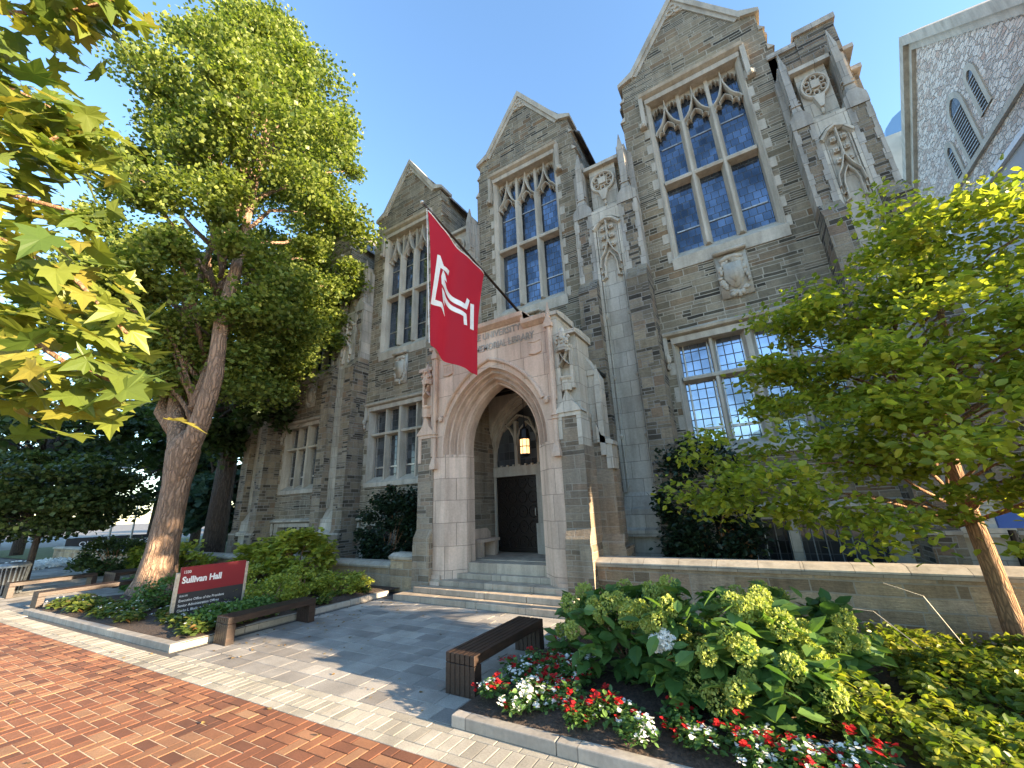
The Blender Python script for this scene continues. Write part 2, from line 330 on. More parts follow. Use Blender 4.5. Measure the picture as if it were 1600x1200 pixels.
# ---- leaves
def unit(a): return a/np.maximum(np.linalg.norm(a,axis=-1,keepdims=True),1e-9)
LEAF={'quad':(np.array([[0,0,0],[.5,.45,.06],[0,1,0],[-.5,.45,.06]]),np.array([[0,1,2,3]])),
 'fold':(np.array([[0,0,0],[.28,.25,.07],[.30,.6,.06],[0,1,-.05],[-.30,.6,.06],[-.28,.25,.07],[0,.5,0]]),np.array([[0,1,2,6],[6,2,3,3],[6,3,4,4],[0,6,4,5]])),
 'fan':(np.array([[0,0,0],[.5,.55,.08],[.35,.95,0],[-.35,.95,0.02],[-.5,.55,.1]]),np.array([[0,1,2,3],[0,3,4,4]]))}
def tri_clean(F):
    return [tuple(dict.fromkeys(f)) for f in F]
def leaves(name,mat,C,size,shape='quad',parent=None,up=.3,droop=.0,loc=None,szv=.35,outdir=None,outw=0.0):
    C=np.asarray(C,float); n=len(C); T,F=LEAF[shape]
    nm=rng.normal(size=(n,3)); nm[:,2]=np.abs(nm[:,2])+up*2; nm=unit(nm)
    d=rng.normal(size=(n,3)); 
    if outdir is not None: d+=outdir*outw
    d[:,2]-=droop; d=unit(d-nm*(d*nm).sum(1,keepdims=True)); s=np.cross(d,nm)
    sz=size*(1+rng.uniform(-szv,szv,n))
    V=C[:,None,:]+sz[:,None,None]*(T[None,:,0:1]*s[:,None]+T[None,:,1:2]*d[:,None]+T[None,:,2:3]*nm[:,None])
    if shape=='quad': return npmesh(name,V.reshape(-1,3),(F[None]+len(T)*np.arange(n)[:,None,None]).reshape(-1,4),mat,parent,loc)
    tr=[]
    for f in F:
        f=list(dict.fromkeys(f.tolist())); 
        for k in range(1,len(f)-1): tr.append((f[0],f[k],f[k+1]))
    tr=np.array(tr); return npmesh(name,V.reshape(-1,3),(tr[None]+len(T)*np.arange(n)[:,None,None]).reshape(-1,3),mat,parent,loc)
def clumps(c,r,k,lo=.45,flat=1.0):
    c=np.array(c);r=np.array(r); d=unit(rng.normal(size=(k,3))); t=rng.uniform(lo,1,(k,1))**.6
    return c+d*r*t
def crown_pts(cl,n,s,flat=.7):
    i=rng.integers(0,len(cl),n); p=rng.normal(size=(n,3)); p=unit(p)*np.clip(np.abs(rng.normal(.75,.28,(n,1))),0,1.3)
    sc_=np.array(s)*rng.uniform(.6,1.35,(len(cl),1)); return cl[i]+p*sc_[i]*np.array([1,1,flat])
# ------------------------------------------------------------------ ground
def gy(x,y): return y+.047*(x+8.5)*np.clip((7.4-y)/4,0,1)
g=MB(); S=600; g.add([(-S,-S,-.06),(S,-S,-.06),(S,S,-.06),(-S,S,-.06)],[(0,1,2,3)]); struct('ground',g,'asphalt')
g=MB(); g.add([(-40,-9,-.006),(12,-9,-.006),(12,3.3,-.006),(-40,1.0,-.006)],[(0,1,2,3)]); struct('brick_bedding',g,'joint')
g=MB(); g.add([(-40,1.0,-.010),(12,3.3,-.010),(12,8.4,-.010),(-40,8.4,-.010)],[(0,1,2,3)]); struct('paving_bedding',g,'joint_dark')
W=.125; cells=[]; Y0=2.85
nx0,nx1=int(-34/W),int(8/W); 
for i in range(nx0,nx1):
    x=i*W
    for j in range(int(-5/W),0):
        y=Y0+j*W; dd=(i-j)%4
        if x<-20 and y<-2: continue
        if dd==0: cells.append((x,x+2*W,y,y+W))
        elif dd==3:
            cells.append((x,x+W,y,min(y+2*W,Y0)))
rects(cells,'brickpave','brick_paving',kind='structure',gap=.010,sh=lambda x,y:y+.047*(x+8.5))
cells=[]
for a,b,lx in ((2.85,2.975,.25),(2.975,3.225,.125),(3.225,3.35,.25),(3.35,3.475,.25),(3.475,3.725,.125),(3.725,3.85,.25)):
    x=-34+random.random()*.1
    while x<8:
        if not (a>3.2 and -15.4<x<-8.4) and (a<3.3 or x>-2.95): cells.append((x,x+lx,a,b))
        x+=lx
rects(cells,'border','border_paving',kind='structure',gap=.006,sh=lambda x,y:y+.047*(x+8.5))
cells=[]
def pave(xa,xb,ya,yb):
    y=ya
    while y<yb-.05:
        h=min(.29,yb-y); x=xa-random.random()*.3
        while x<xb:
            l=random.choice((.29,.43,.43,.58)); a,b=max(x,xa),min(x+l,xb)
            if b-a>.04: cells.append((a,b,y,y+h))
            x+=l
        y+=h
pave(-8.32,-2.95,3.35,7.42); pave(-2.95,8,7.75,8.3); pave(-34,-15.75,3.35,7.8); pave(-3.25,-2.9,7.42,8.3)
rects(cells,'paver','paving',kind='structure',gap=.007,sh=gy)
# beds
def kerb(name,pts,h=.13,wd=.14):
    mb=MB()
    P=[Vector(p) for p in pts]
    for a,b in zip(P[:-1],P[1:]):
        d=(b-a); L=d.length; d.normalize(); n=Vector((-d.y,d.x)); k=max(1,int(round(L/1.1)))
        for i in range(k):
            p=a+d*(L*i/k+.003); q=a+d*(L*(i+1)/k-.003); hh=h+random.uniform(-.004,.004)
            mb.prism([(p.x,p.y),(q.x,q.y),(q.x+n.x*wd,q.y+n.y*wd),(p.x+n.x*wd,p.y+n.y*wd)],'z',-.02,hh)
    return tag(part(name,mb,'kerb',bevel=.01),kind='structure')
kerb('kerb_left',[(-15.6,2.98),(-8.5,3.33),(-8.42,7.75)],.11,.14)
kerb('kerb_right',[(-2.97,7.6),(-2.97,3.58),(8,3.90)],.10,.12)
def bedmesh(name,x0,x1,y0f,y1,n=60,h=.1,amp=.06):
    V=[];F=[]
    for j in range(n//2+1):
        for i in range(n+1):
            x=x0+(x1-x0)*i/n; ya=y0f(x); y=ya+(y1-ya)*j/(n//2)
            e=min(1,min(i,n-i)/4,min(j,n//2-j)/3)
            V.append((x,y,h+e*amp+.03*math.sin(x*3+y*5)*e))
    for j in range(n//2):
        for i in range(n): a=j*(n+1)+i; F.append((a,a+1,a+n+2,a+n+1))
    mb=MB(); mb.add(V,F); return struct(name,mb,'bed')
bedmesh('left_bed_soil',-15.5,-8.45,lambda x:3.0+.052*(x+15.3)+.1,8.15)
bedmesh('right_bed_soil',-2.98,9,lambda x:3.62+.03*(x+3)+.05,7.72)
g=MB(); g.box(-40,12,8.62,10.75,-.02,.3); struct('area_soil',g,'bed')
# ------------------------------------------------------------------ stone hall
HALL=thing('stone_hall','grey stone collegiate gothic hall with four steep gables, buttresses and an arched limestone porch','building',(0,10.7,0))
def wallholes(mb,x0,x1,z0,z1,holes,y=0,dep=.5,sides=False):
    xs=sorted({x0,x1,*[h[0] for h in holes],*[h[1] for h in holes]}); zs=sorted({z0,z1,*[h[2] for h in holes],*[h[3] for h in holes]})
    for a,b in zip(xs[:-1],xs[1:]):
        for c,d in zip(zs[:-1],zs[1:]):
            cx,cz=(a+b)/2,(c+d)/2
            if any(h[0]<cx<h[1] and h[2]<cz<h[3] for h in holes): continue
            mb.add([(a,y,c),(b,y,c),(b,y,d),(a,y,d)],[(0,1,2,3)])
    for h in holes:
        a,b,c,d=h; mb.add([(a,y,c),(b,y,c),(b,y,d),(a,y,d),(a,y+dep,c),(b,y+dep,c),(b,y+dep,d),(a,y+dep,d)],[(1,5,6,2),(3,7,4,0)]+([] if h[2]==z0 else [(0,4,5,1)])+([] if h[3]==z1 else [(2,6,7,3)]))
def bay(xc):
    loc=(xc,0,0)
    porch=abs(xc+5.51)<.1
    mb=MB(); wallholes(mb,-2.1,2.1,0,13.95,[(-1.3,1.3,8.1,13.95)]+([(-1.7,1.7,0,5.4)] if porch else [(-1.7,1.7,2.95,6.05),(-1.7,1.7,.35,1.62)]))
    wallholes(mb,-2.02,2.02,13.95,14.75,[(-1.3,1.3,13.95,14.2)]); wallholes(mb,-1.95,1.95,14.75,15.35,[])
    for a,b in ((-2.1,-2.02),(2.02,2.1)): mb.add([(a,0,13.95),(b,0,13.95),(b,.4,14.05),(a,.4,14.05)],[(0,1,2,3)])
    for s in (-1,1):
        for xx,z0,z1 in ((2.1,0,13.95),(2.02,13.95,14.75),(1.95,14.75,15.35)):
            mb.add([(s*xx,0,z0),(s*xx,5,z0),(s*xx,5,z1),(s*xx,0,z1)],[(0,1,2,3)])
        for xa,xb,z in ((2.1,2.02,13.95),(2.02,1.95,14.75)): mb.add([(s*xa,0,z-.02),(s*xb,0,z),(s*xb,5,z),(s*xa,5,z-.02)],[(0,1,2,3)])
    mb.add([(-1.95,0,15.35),(1.95,0,15.35),(0,0,17.85),(-1.95,.55,15.35),(1.95,.55,15.35),(0,.55,17.85)],[(0,1,2),(5,4,3),(0,3,4,1)])
    part('gable_wall',mb,'stone',HALL,loc=loc)
    mb=MB()   # coping with kneelers
    for s in (-1,1):
        mb=MB(); pr=[(s*2.03,15.28),(s*1.62,15.42),(s*1.58,15.56),(s*.0,17.98),(s*.0,17.72),(s*1.62,15.28)]
        mb.prism([(s*1.60,15.40),(0,17.74),(0,18.02),(s*1.60,15.68)],'y',-.09,.62)
        mb.prism([(s*1.60,15.44),(s*2.06,15.28),(s*2.06,15.42),(s*1.60,15.68)],'y',-.095,.62)
        mb.prism([(s*1.45,15.42),(0,17.50),(0,17.76),(s*1.56,15.50)],'y',-.035,.1)
        mb.box(s*2.0-.06,s*2.0+.06,-.03,.6,15.0,15.29) if False else None
        mb.prism([(s*2.08,14.66),(s*1.93,14.66),(s*1.93,14.84)],'y',-.04,.5); mb.prism([(s*2.16,13.85),(s*2.0,13.85),(s*2.0,14.05)],'y',-.04,.5)
        part('gable_coping',mb,'lime_plain',HALL,loc=loc)
    mb=MB(); mb.prism([(-.42,17.1),(.42,17.1),(0,17.74)],'y',-.03,.05)
    for dx,dz in ((-.12,17.22),(.12,17.22),(0,17.42)):
        mb.bar([(dx+.1*math.cos(t),dz+.1*math.sin(t)) for t in np.linspace(0,2*PI,13)],.05,-.075,-.02)
    part('trefoil_carving',mb,'lime_plain',HALL,loc=loc)
    mb=MB()  # dormer roof running back
    for s in (-1,1): mb.add([(s*2.2,.5,15.05),(s*2.2,6.5,15.05),(0,6.5,17.75),(0,.5,17.75),(s*2.2,.5,14.95),(s*2.2,6.5,14.95),(0,6.5,17.65),(0,.5,17.65)],[(0,1,2,3),(4,7,6,5),(0,4,5,1),(0,3,7,4)])
    part('gable_roof',mb,'slate',HALL,loc=loc)
    # --- tall window
    mb=MB(); HW=1.19
    for s in (-1,1):
        mb.prism([(s*1.34,-.02),(s*1.30,-.05),(s*1.24,.06),(s*1.21,.10),(s*1.20,.2),(s*HW,.32),(s*HW,.45),(s*1.34,.45)],'z',8.2,14.22)
        z=8.3; k=0
        while z<13.6:
            h=random.uniform(.26,.36)
            if k%2==0: mb.box(*sorted((s*1.335,s*random.uniform(1.44,1.52))),-.012,.2,z,z+h)
            z+=h; k+=1
    mb.prism([(-.05,14.1),(-.08,14.24),(.45,14.24),(.45,14.1)],'x',-1.34,1.34)
    mb.prism([(-.03,8.03),(-.06,8.36),(.40,8.78),(.47,8.78),(.47,8.03)],'x',-1.36,1.36)
    MX=.405
    for xm in (-MX,MX):
        mb.prism([(xm-.12,.30),(xm-.05,.10),(xm-.025,.06),(xm+.025,.06),(xm+.05,.10),(xm+.12,.30),(xm+.06,.40),(xm-.06,.40)],'z',8.62,12.95)
        mb.box(xm-.05,xm+.05,.18,.36,12.9,14.12)
    mb.prism([(.08,10.93),(.06,11.0),(.1,11.07),(.38,11.09),(.38,10.91)],'x',-HW,HW)
    part('tall_window',mb,'lime_plain',HALL,loc=loc)
    win=bpy.data.objects[-1] if False else [o for o in COL.objects if o.name.startswith('tall_window')][-1]
    tr=MB(); centres=(-.797,0,.797)
    for c in centres:
        for s in (-1,1):
            hw=.40
            og=[(c+s*hw,12.86),(c+s*hw*.86,12.98),(c+s*hw*.62,13.08),(c+s*hw*.40,13.22),(c+s*hw*.22,13.42),(c+s*hw*.08,13.62),(c+s*.012,13.78)]
            tr.bar(og,.075,.1,.36)
            cu=[(c+s*.30,12.78),(c+s*.31,12.9),(c+s*.24,12.98),(c+s*.16,12.94),(c+s*.165,13.06),(c+s*.10,13.16),(c,13.26)]
            tr.bar(cu,.045,.17,.34)
            tr.blob((c+s*.165,.24,12.94),.035,6)
            x=c+s*.2                         # small light over each half: pointed trefoil head
            for t in (-1,1):
                tr.bar([(x+t*.15,13.74),(x+t*.155,13.84),(x+t*.10,13.90),(x+t*.06,13.85),(x+t*.055,13.93),(x,14.0)],.035,.2,.36)
                tr.prism([(x+t*.2,13.84),(x+t*.2,14.12),(x+t*.0,14.12),(x+t*.02,14.02),(x+t*.13,13.93)],'y',.25,.34)
        tr.bar([(c,13.72),(c,13.95),(c,14.12)],.06,.12,.36)
    part('window_tracery',tr,'lime_plain',win)
    gl=MB(); gl.box(-HW-.02,HW+.02,.36,.39,8.7,14.15); part('window_glass',gl,'glass_tall',win)
    sb=MB()
    for c in centres:
        for z in (9.38,12.42): sb.box(c-.33,c+.33,.335,.358,z,z+.035)
    part('window_saddle_bar',sb,'alu',win)
    hd=MB(); hd.prism([(-.16,14.36),(-.20,14.44),(0,14.56),(0,14.30),(-.04,14.30)],'x',-1.46,1.46)
    for s in (-1,1):
        hd.box(*sorted((s*1.38,s*1.50)),-.13,0,13.32,14.4); hd.box(*sorted((s*1.38,s*1.58)),-.16,0,13.16,13.32); hd.blob((s*1.48,-.16,13.24),(.07,.07,.09),8)
    part('window_hood_mould',hd,'lime_plain',win)
    # --- carved shield
    sh=MB(); zt=8.0
    sh.prism([(-.36,8.02),(.36,8.02),(.40,8.1),(-.40,8.1)],'y',-.2,0)
    sh.box(-.36,.36,-.05,0,6.8,8.02)
    sh.prism([(-.20,7.72),(.20,7.72),(.22,7.3),(.1,7.08),(0,7.0),(-.1,7.08),(-.22,7.3)],'y',-.13,-.02)
    sh.prism([(-.13,7.62),(.13,7.62),(.14,7.35),(0,7.14),(-.14,7.35)],'y',-.15,-.1)
    for i in range(58):
        a=random.uniform(0,2*PI); r=random.uniform(.8,1.05); x=.31*math.cos(a)*r; z=7.36+.52*math.sin(a)*r
        sh.blob((x,-.07,z),(random.uniform(.04,.09),.06,random.uniform(.04,.09)),7,.3)
    sh.bar([(-.26,7.82),(-.1,7.9),(.1,7.9),(.26,7.82)],.13,-.15,-.03)
    part('carved_shield',sh,'lime_plain',HALL,loc=loc,label='carved stone coat of arms under the tall window',smooth=True)
    if porch: return
    # --- lower mullioned window
    mb=MB(); HW=1.62
    for s in (-1,1):
        mb.prism([(s*1.75,-.015),(s*1.70,-.04),(s*1.68,.05),(s*HW,.22),(s*HW,.4),(s*1.75,.4)],'z',3.0,6.06)
        z=3.0;k=0
        while z<5.8:
            h=random.uniform(.3,.42)
            if k%2==0: mb.box(*sorted((s*1.745,s*random.uniform(1.86,1.93))),-.01,.2,z,z+h)
            z+=h;k+=1
    mb.prism([(-.04,5.92),(-.06,6.08),(.4,6.08),(.4,5.92)],'x',-1.75,1.75)
    mb.prism([(-.06,2.9),(-.06,3.06),(.30,3.3),(.4,3.3),(.4,2.9)],'x',-1.77,1.77)
    for xm,wd in ((-.83,.10),(0,.19),(.83,.10)): mb.prism([(xm-wd*.7,.26),(xm-wd*.3,.02 if wd>.12 else .08),(xm+wd*.3,.02 if wd>.12 else .08),(xm+wd*.7,.26),(xm+wd*.7,.36),(xm-wd*.7,.36)],'z',3.1,5.98)
    mb.prism([(.06,4.9),(.05,4.96),(.08,5.0),(.35,5.02),(.35,4.86)],'x',-HW,HW)
    part('mullioned_window',mb,'lime_plain',HALL,loc=loc); win=[o for o in COL.objects if o.name.startswith('mullioned_window')][-1]
    gl=MB(); gl.box(-HW-.02,HW+.02,.33,.36,3.2,6.0)
    part('window_glass',gl,'glass_low' if xc>-6 else 'glass_dark',win)
    sb=MB()
    for c in (-1.23,-.44,.44,1.23):
        sb.box(c-.31,c+.31,.28,.33,3.62,3.68)
        for a,b in ((c-.31,c-.28),(c+.28,c+.31)): sb.box(a,b,.29,.33,3.28,5.95)
    part('window_casement',sb,'alu',win)
    hd=MB(); hd.prism([(-.14,6.14),(-.17,6.2),(0,6.3),(0,6.1)],'x',-1.93,1.93)
    for s in (-1,1):
        hd.box(*sorted((s*1.84,s*1.94)),-.1,0,5.6,6.16); hd.blob((s*1.88,-.12,5.5),(.08,.09,.13),8,.25); hd.blob((s*1.88,-.1,5.3),(.05,.06,.1),8,.3)
    part('window_hood_mould',hd,'lime_plain',win)
    # --- basement window
    mb=MB()
    for s in (-1,1): mb.box(*sorted((s*1.5,s*1.78)),-.02,.4,.35,1.62)
    mb.box(-.09,.09,.02,.4,.35,1.5); mb.box(-1.78,1.78,-.03,.4,1.5,1.66); mb.prism([(-.16,1.72),(-.16,1.78),(0,1.86),(0,1.66)],'x',-1.95,1.95)
    for s in (-1,1): mb.blob((s*1.88,-.06,1.4),(.06,.08,.3),8,.2)
    part('basement_window',mb,'lime',HALL,loc=loc); win=[o for o in COL.objects if o.name.startswith('basement_window')][-1]
    gl=MB(); gl.box(-1.5,1.5,.3,.33,.3,1.5); part('window_glass',gl,'glass_dark',win)
    gb=MB()
    for i in range(14): x=-1.4+i*2.8/13; gb.tube([(x,.2,.35),(x,.2,1.5)],.012,6)
    part('window_bars',gb,'steel',win)
    if xc>0:
        s_=MB(); s_.box(-1.45,-.75,.24,.28,.4,1.45)
        for k in range(1,5): s_.box(-1.45,-.75,.225,.24,.4+k*.2,.408+k*.2)
        part('window_shutter',s_,'wood_orange',win,label='orange wooden shutter')
BAYS=(-17.40,-11.49,-5.51,.377)
for xc in BAYS: bay(xc)
def pair(xc,k=1.0):
    def mk(name,mb,mat,**kw):
        mb.v=[(x*k,y,z) for x,y,z in mb.v]; return part(name,mb,mat,HALL,loc=(xc,0,0),**kw)
    for s in (-1,1):
        X=lambda a,b:sorted((s*a,s*b))
        mb=MB(); a,b=X(.42,.98)
        mb.box(a,b,-.86,.1,0,1.18); 
        mb.prism([(-.76,1.18),(-.86,1.18),(-.86,1.26),(-.76,1.42)],'x',a,b)
        mb.box(a,b,-.76,.1,1.18,7.75)
        mb.prism([(.1,7.75),(-.76,7.75),(-.78,7.8),(-.5,8.25),(.1,8.25)],'x',a,b)
        a2,b2=X(.50,.90)
        mb.box(a2,b2,-.46,.1,8.2,10.55)
        part_=mk('buttress',mb,'stone_rough')
        mb=MB()
        a,b=X(.42,.98)
        for xx in ((.42,.53),(.87,.98)):
            aa,bb=X(xx[0]+.005*(xx[0]<.6),xx[1]-.005*(xx[1]>.9)); mb.box(aa,bb,-.475,.1,8.22,10.5)
            z=8.25;q=0
            while z<10.2:
                if q%2==0: c_=X(xx[0]-(.04 if xx[0]>.6 else 0),xx[1]+(0 if xx[0]>.6 else .05)); mb.box(c_[0],c_[1],-.482,0,z,z+.3)
                z+=.3;q+=1
        mb.box(a-.006,b+.006,-.49,.1,10.5,10.72)
        c=(a+b)/2; mb.prism([(a,10.72),(b,10.72),(b,10.8),(c,11.12),(a,10.8)],'y',-.485,.1)
        mb.add([(a-.02,-.52,1.18)],[]) if False else None
        mb.box(a-.012,b+.012,-.875,-.74,1.24,1.30)
        # pinnacle shaft and pier
        mb.box(c-.13,c+.13,-.30,.05,11.0,12.75)
        mb.loft([[(c-.15,-.44,10.95),(c+.15,-.44,10.95),(c+.15,-.2,10.95),(c-.15,-.2,10.95)],[(c-.10,-.40,11.3),(c+.10,-.40,11.3),(c+.10,-.2,11.3),(c-.10,-.2,11.3)],[(c-.09,-.39,12.6),(c+.09,-.39,12.6),(c+.09,-.2,12.6),(c-.09,-.2,12.6)],[(c-.01,-.30,13.2),(c+.01,-.30,13.2),(c+.01,-.25,13.2),(c-.01,-.25,13.2)]])
        d0,d1=X(.62,.972); mb.box(d0,d1,-.14,.12,10.85,12.45)
        mb.prism([(d0,12.45),(d1,12.45),(s*.62,12.95) if s>0 else (s*.62,12.95)],'y',-.14,.12)
        for zz in (11.22,11.36): mb.box(c-.145,c+.145,-.445+(zz-11.2)*.3,-.2,zz,zz+.035)
        o=mk('pinnacle',mb,'lime_dark')
    mb=MB()
    mb.box(-.42,.42,-.40,.1,2.2,10.5)
    mb.prism([(-.40,2.2),(-.46,2.1),(-.58,1.85),(-.66,1.8),(-.70,1.4),(.1,1.4),(.1,2.2)],'x',-.42,.42)
    mb.prism([(-.70,1.4),(-.84,1.34),(-.84,1.2),(.1,1.2),(.1,1.4)],'x',-.42,.42); mb.box(-.42,.42,-.7,.1,0,1.2)
    for s in (-1,1):
        a,b=sorted((s*.34,s*.42)); mb.box(a,b,-.47,-.38,2.2,10.0)
        mb.tube([(s*.30,-.42,2.3),(s*.30,-.42,10.1)],.028,8)
        for z in (3.6,5.2,7.0): mb.blob((s*.31,-.43,z),(.06,.06,.09),8,.25)
    mb.bar([(-.40,9.9),(-.2,10.12),(0,10.2),(.2,10.12),(.40,9.9)],.14,-.55,-.3)
    mb.prism([(-.42,10.05),(-.2,10.24),(.0,10.3),(.2,10.24),(.42,10.05),(.42,10.6),(-.42,10.6)],'y',-.46,.0)
    mb.box(-.42,.42,-.16,.1,10.6,12.42); mb.prism([(-.30,12.38),(-.30,12.5),(.1,12.6),(.1,12.38)],'x',-.60,.60)
    mb.prism([(-.46,10.55),(-.16,10.85),(-.16,10.55)],'x',-.42,.42)
    mk('niche_panel',mb,'lime')
    mb=MB()
    for s in (-1,1):
        mb.bar([(s*.30,8.55),(s*.27,8.85),(s*.13,9.05),(s*.03,9.3),(0,9.55)],.05,-.54,-.40)
        mb.bar([(s*.17,8.2),(s*.18,8.65),(s*.12,8.86),(0,9.05)],.05,-.50,-.40); mb.bar([(s*.30,8.15),(s*.2,8.2),(s*.2,8.4),(s*.3,8.35)],.045,-.52,-.40)
        for z in (9.25,9.55,9.85): mb.box(*sorted((s*.06,s*.2)),-.50,-.42,z-.06,z+.06); mb.blob((s*.13,-.51,z),.045,6)
    mb.bar([(0,9.3),(0,10.1)],.06,-.55,-.40)
    mk('ogee_ornament',mb,'lime_plain')
    mb=MB()
    for r_,w_,y in ((.36,.09,-.26),(.14,.05,-.24)): mb.bar([(r_*math.cos(t),11.78+r_*math.sin(t)) for t in np.linspace(0,2*PI,25)],w_,y,-.15)
    for i in range(6):
        a=i*PI/3+.5; cx,cz=.235*math.cos(a),11.78+.235*math.sin(a); mb.bar([(cx+.075*math.cos(t),cz+.075*math.sin(t)) for t in np.linspace(0,2*PI,10)],.04,-.25,-.15)
    mb.prism([(-.11,11.68),(.11,11.68),(.11,11.9),(-.11,11.9)],'y',-.29,-.15)
    mb.prism([(-.16,11.42),(.16,11.42),(.05,11.05),(-.05,11.05)],'y',-.30,-.15); mb.blob((0,-.2,11.0),(.06,.06,.12),8,.2)
    o=mk('rose_carving',mb,'lime_plain')
    mb=MB()
    for i in range(6): 
        a=i*PI/3+.5; cx,cz=.235*math.cos(a),11.78+.235*math.sin(a); mb.prism([(cx+.055*math.cos(t),cz+.055*math.sin(t)) for t in np.linspace(0,2*PI,9)[:-1]],'y',-.168,-.15)
    mk('rose_opening',mb,'dark')
    mb=MB(); mb.box(-1.05,1.05,.03,.2,0,12.4); mk('link_wall',mb,'stone')
for xc in (-20.35,-14.45,-8.50,-2.56): pair(xc)
pair(2.98,.75)
mb=MB()   # main roof
mb.add([(-21.5,.35,12.45),(3.4,.35,12.45),(3.4,4.6,17.0),(-21.5,4.6,17.0),(-21.5,9.2,12.45),(3.4,9.2,12.45)],[(0,1,2,3),(3,2,5,4),(0,3,4),(1,5,2)])
part('main_roof',mb,'slate',HALL)
for xa,xb in ((-21.4,-19.52),(-15.28,-13.61),(-9.37,-7.63),(-3.39,-1.74)):
    mb=MB(); mb.box(xa,xb,.14,.5,12.3,12.47); part('eaves_board',mb,'iron',HALL)
mb=MB(); mb.box(-21.4,3.6,.9,9.0,0,12.3)
part('rear_wall',mb,'stone',HALL)
mb=MB()   # stair turret at the right end
mb.box(2.3,2.95,.0,2.5,0,13.45); mb.box(2.95,3.78,-.02,2.5,0,13.75)
mb.box(3.78,3.9,.1,2.5,0,11.9)
part('stair_turret',mb,'stone_rough',HALL)
mb=MB()
mb.box(2.28,2.93,-.06,.3,13.45,13.6); mb.box(2.93,3.84,-.08,.3,13.75,13.92)
for z in (12.6,11.9): mb.box(3.76,3.96,-.06,.5,z,z+.12)
part('turret_coping',mb,'lime_dark',HALL)
mb=MB(); mb.box(3.8,13,0,4,0,4.2); mb.prism([(-.1,1.18),(-.1,1.28),(0,1.42),(0,1.1)],'x',3.8,13)
part('low_wing',mb,'stone',HALL)
# ------------------------------------------------------------------ porch (parts of the hall)
PX,PY=-5.51,-2.56   # local to HALL: front plane at world y 8.14
def pt(name,mb,mat,**kw): return part(name,mb,mat,HALL,loc=(PX,PY,0),**kw)
def arch(a,h,zs,n=14,full=True):   # pointed arch, right springing round to left
    r=(a*a+h*h)/(2*a); th=math.asin(min(1,h/r)); R_=[(a-r+r*math.cos(t),zs+r*math.sin(t)) for t in np.linspace(0,th,n)]
    return R_+[(-x,z) for x,z in R_[::-1][1:]]
ZS=3.5
def path(a): 
    h=1.60+(a-1.09)*.85; A=arch(a,h,ZS); return [(a,.28)]+A+[(-a,.28)]
mb=MB()
prof=[(1.60,0),(1.54,.0),(1.535,.13),(1.50,.17),(1.45,.13),(1.42,.09),(1.39,.12),(1.385,.25),(1.34,.30),(1.29,.25),(1.26,.22),(1.24,.26),(1.235,.38),(1.19,.43),(1.15,.38),(1.12,.40),(1.09,.50),(1.09,.75)]
def apath(a):
    h=1.60+(a-1.09)*.85; A=arch(a,h,ZS,20); return [(a,3.3)]+A+[(-a,3.3)]
mb.loft([[(x,y,z) for x,z in apath(a)] for a,y in prof],closed=False,caps=False); pt('porch_arch',mb,'lime_warm_plain')
mb=MB()
for s_ in (-1,1): mb=MB(); mb.prism([(s_*1.602,.0),(s_*1.50,.03),(s_*1.42,.10),(s_*1.10,.42),(s_*1.085,.50),(s_*1.085,.76),(s_*1.602,.76)],'z',.28,3.36); pt('porch_jamb',mb,'lime_warm')
mb=MB(); P=path(1.60); TOP=6.30
for (xa,za),(xb,zb) in zip(P[:-1],P[1:]):
    if abs(xa-xb)<1e-6: continue
    mb.add([(xa,0,za),(xb,0,zb),(xb,0,TOP),(xa,0,TOP)],[(0,1,2,3)])
for s in (-1,1): mb.box(*sorted((s*1.60,s*1.86)),0,.75,.28,TOP)
mb.box(-1.86,1.86,.0,.5,TOP,TOP+.0001); mb.box(-1.08,1.08,0,.45,TOP,6.52)
mb.box(-1.86,1.86,.3,.5,5.3,TOP)
pt('porch_front',mb,'lime_warm')
mb=MB()
mb.prism([(-.16,6.36),(-.18,6.46),(.1,6.52),(.5,6.52),(.5,6.28),(-.03,6.28)],'x',1.08,1.76); mb.prism([(-.16,6.36),(-.18,6.46),(.1,6.52),(.5,6.52),(.5,6.28),(-.03,6.28)],'x',-1.76,-1.08)
mb.prism([(-.16,6.60),(-.18,6.70),(.1,6.76),(.5,6.76),(.5,6.52),(-.03,6.52)],'x',-1.12,1.12)
mb.box(1.05,1.12,-.1,.3,6.35,6.72); mb.box(-1.12,-1.05,-.1,.3,6.35,6.72)
pt('porch_cornice',mb,'lime_warm_plain')
mb=MB()   # hood moulding over the arch
H=[p for p in arch(1.69,2.2,ZS) if p[1]>4.35]; mb.bar(H,.09,-.08,.02)
for s in (-1,1): mb.blob((s*1.60,-.05,4.32),(.07,.07,.09),8,.2)
pt('arch_hood_mould',mb,'lime_warm_plain')
mb=MB()   # slender shafts with rings and little pinnacles
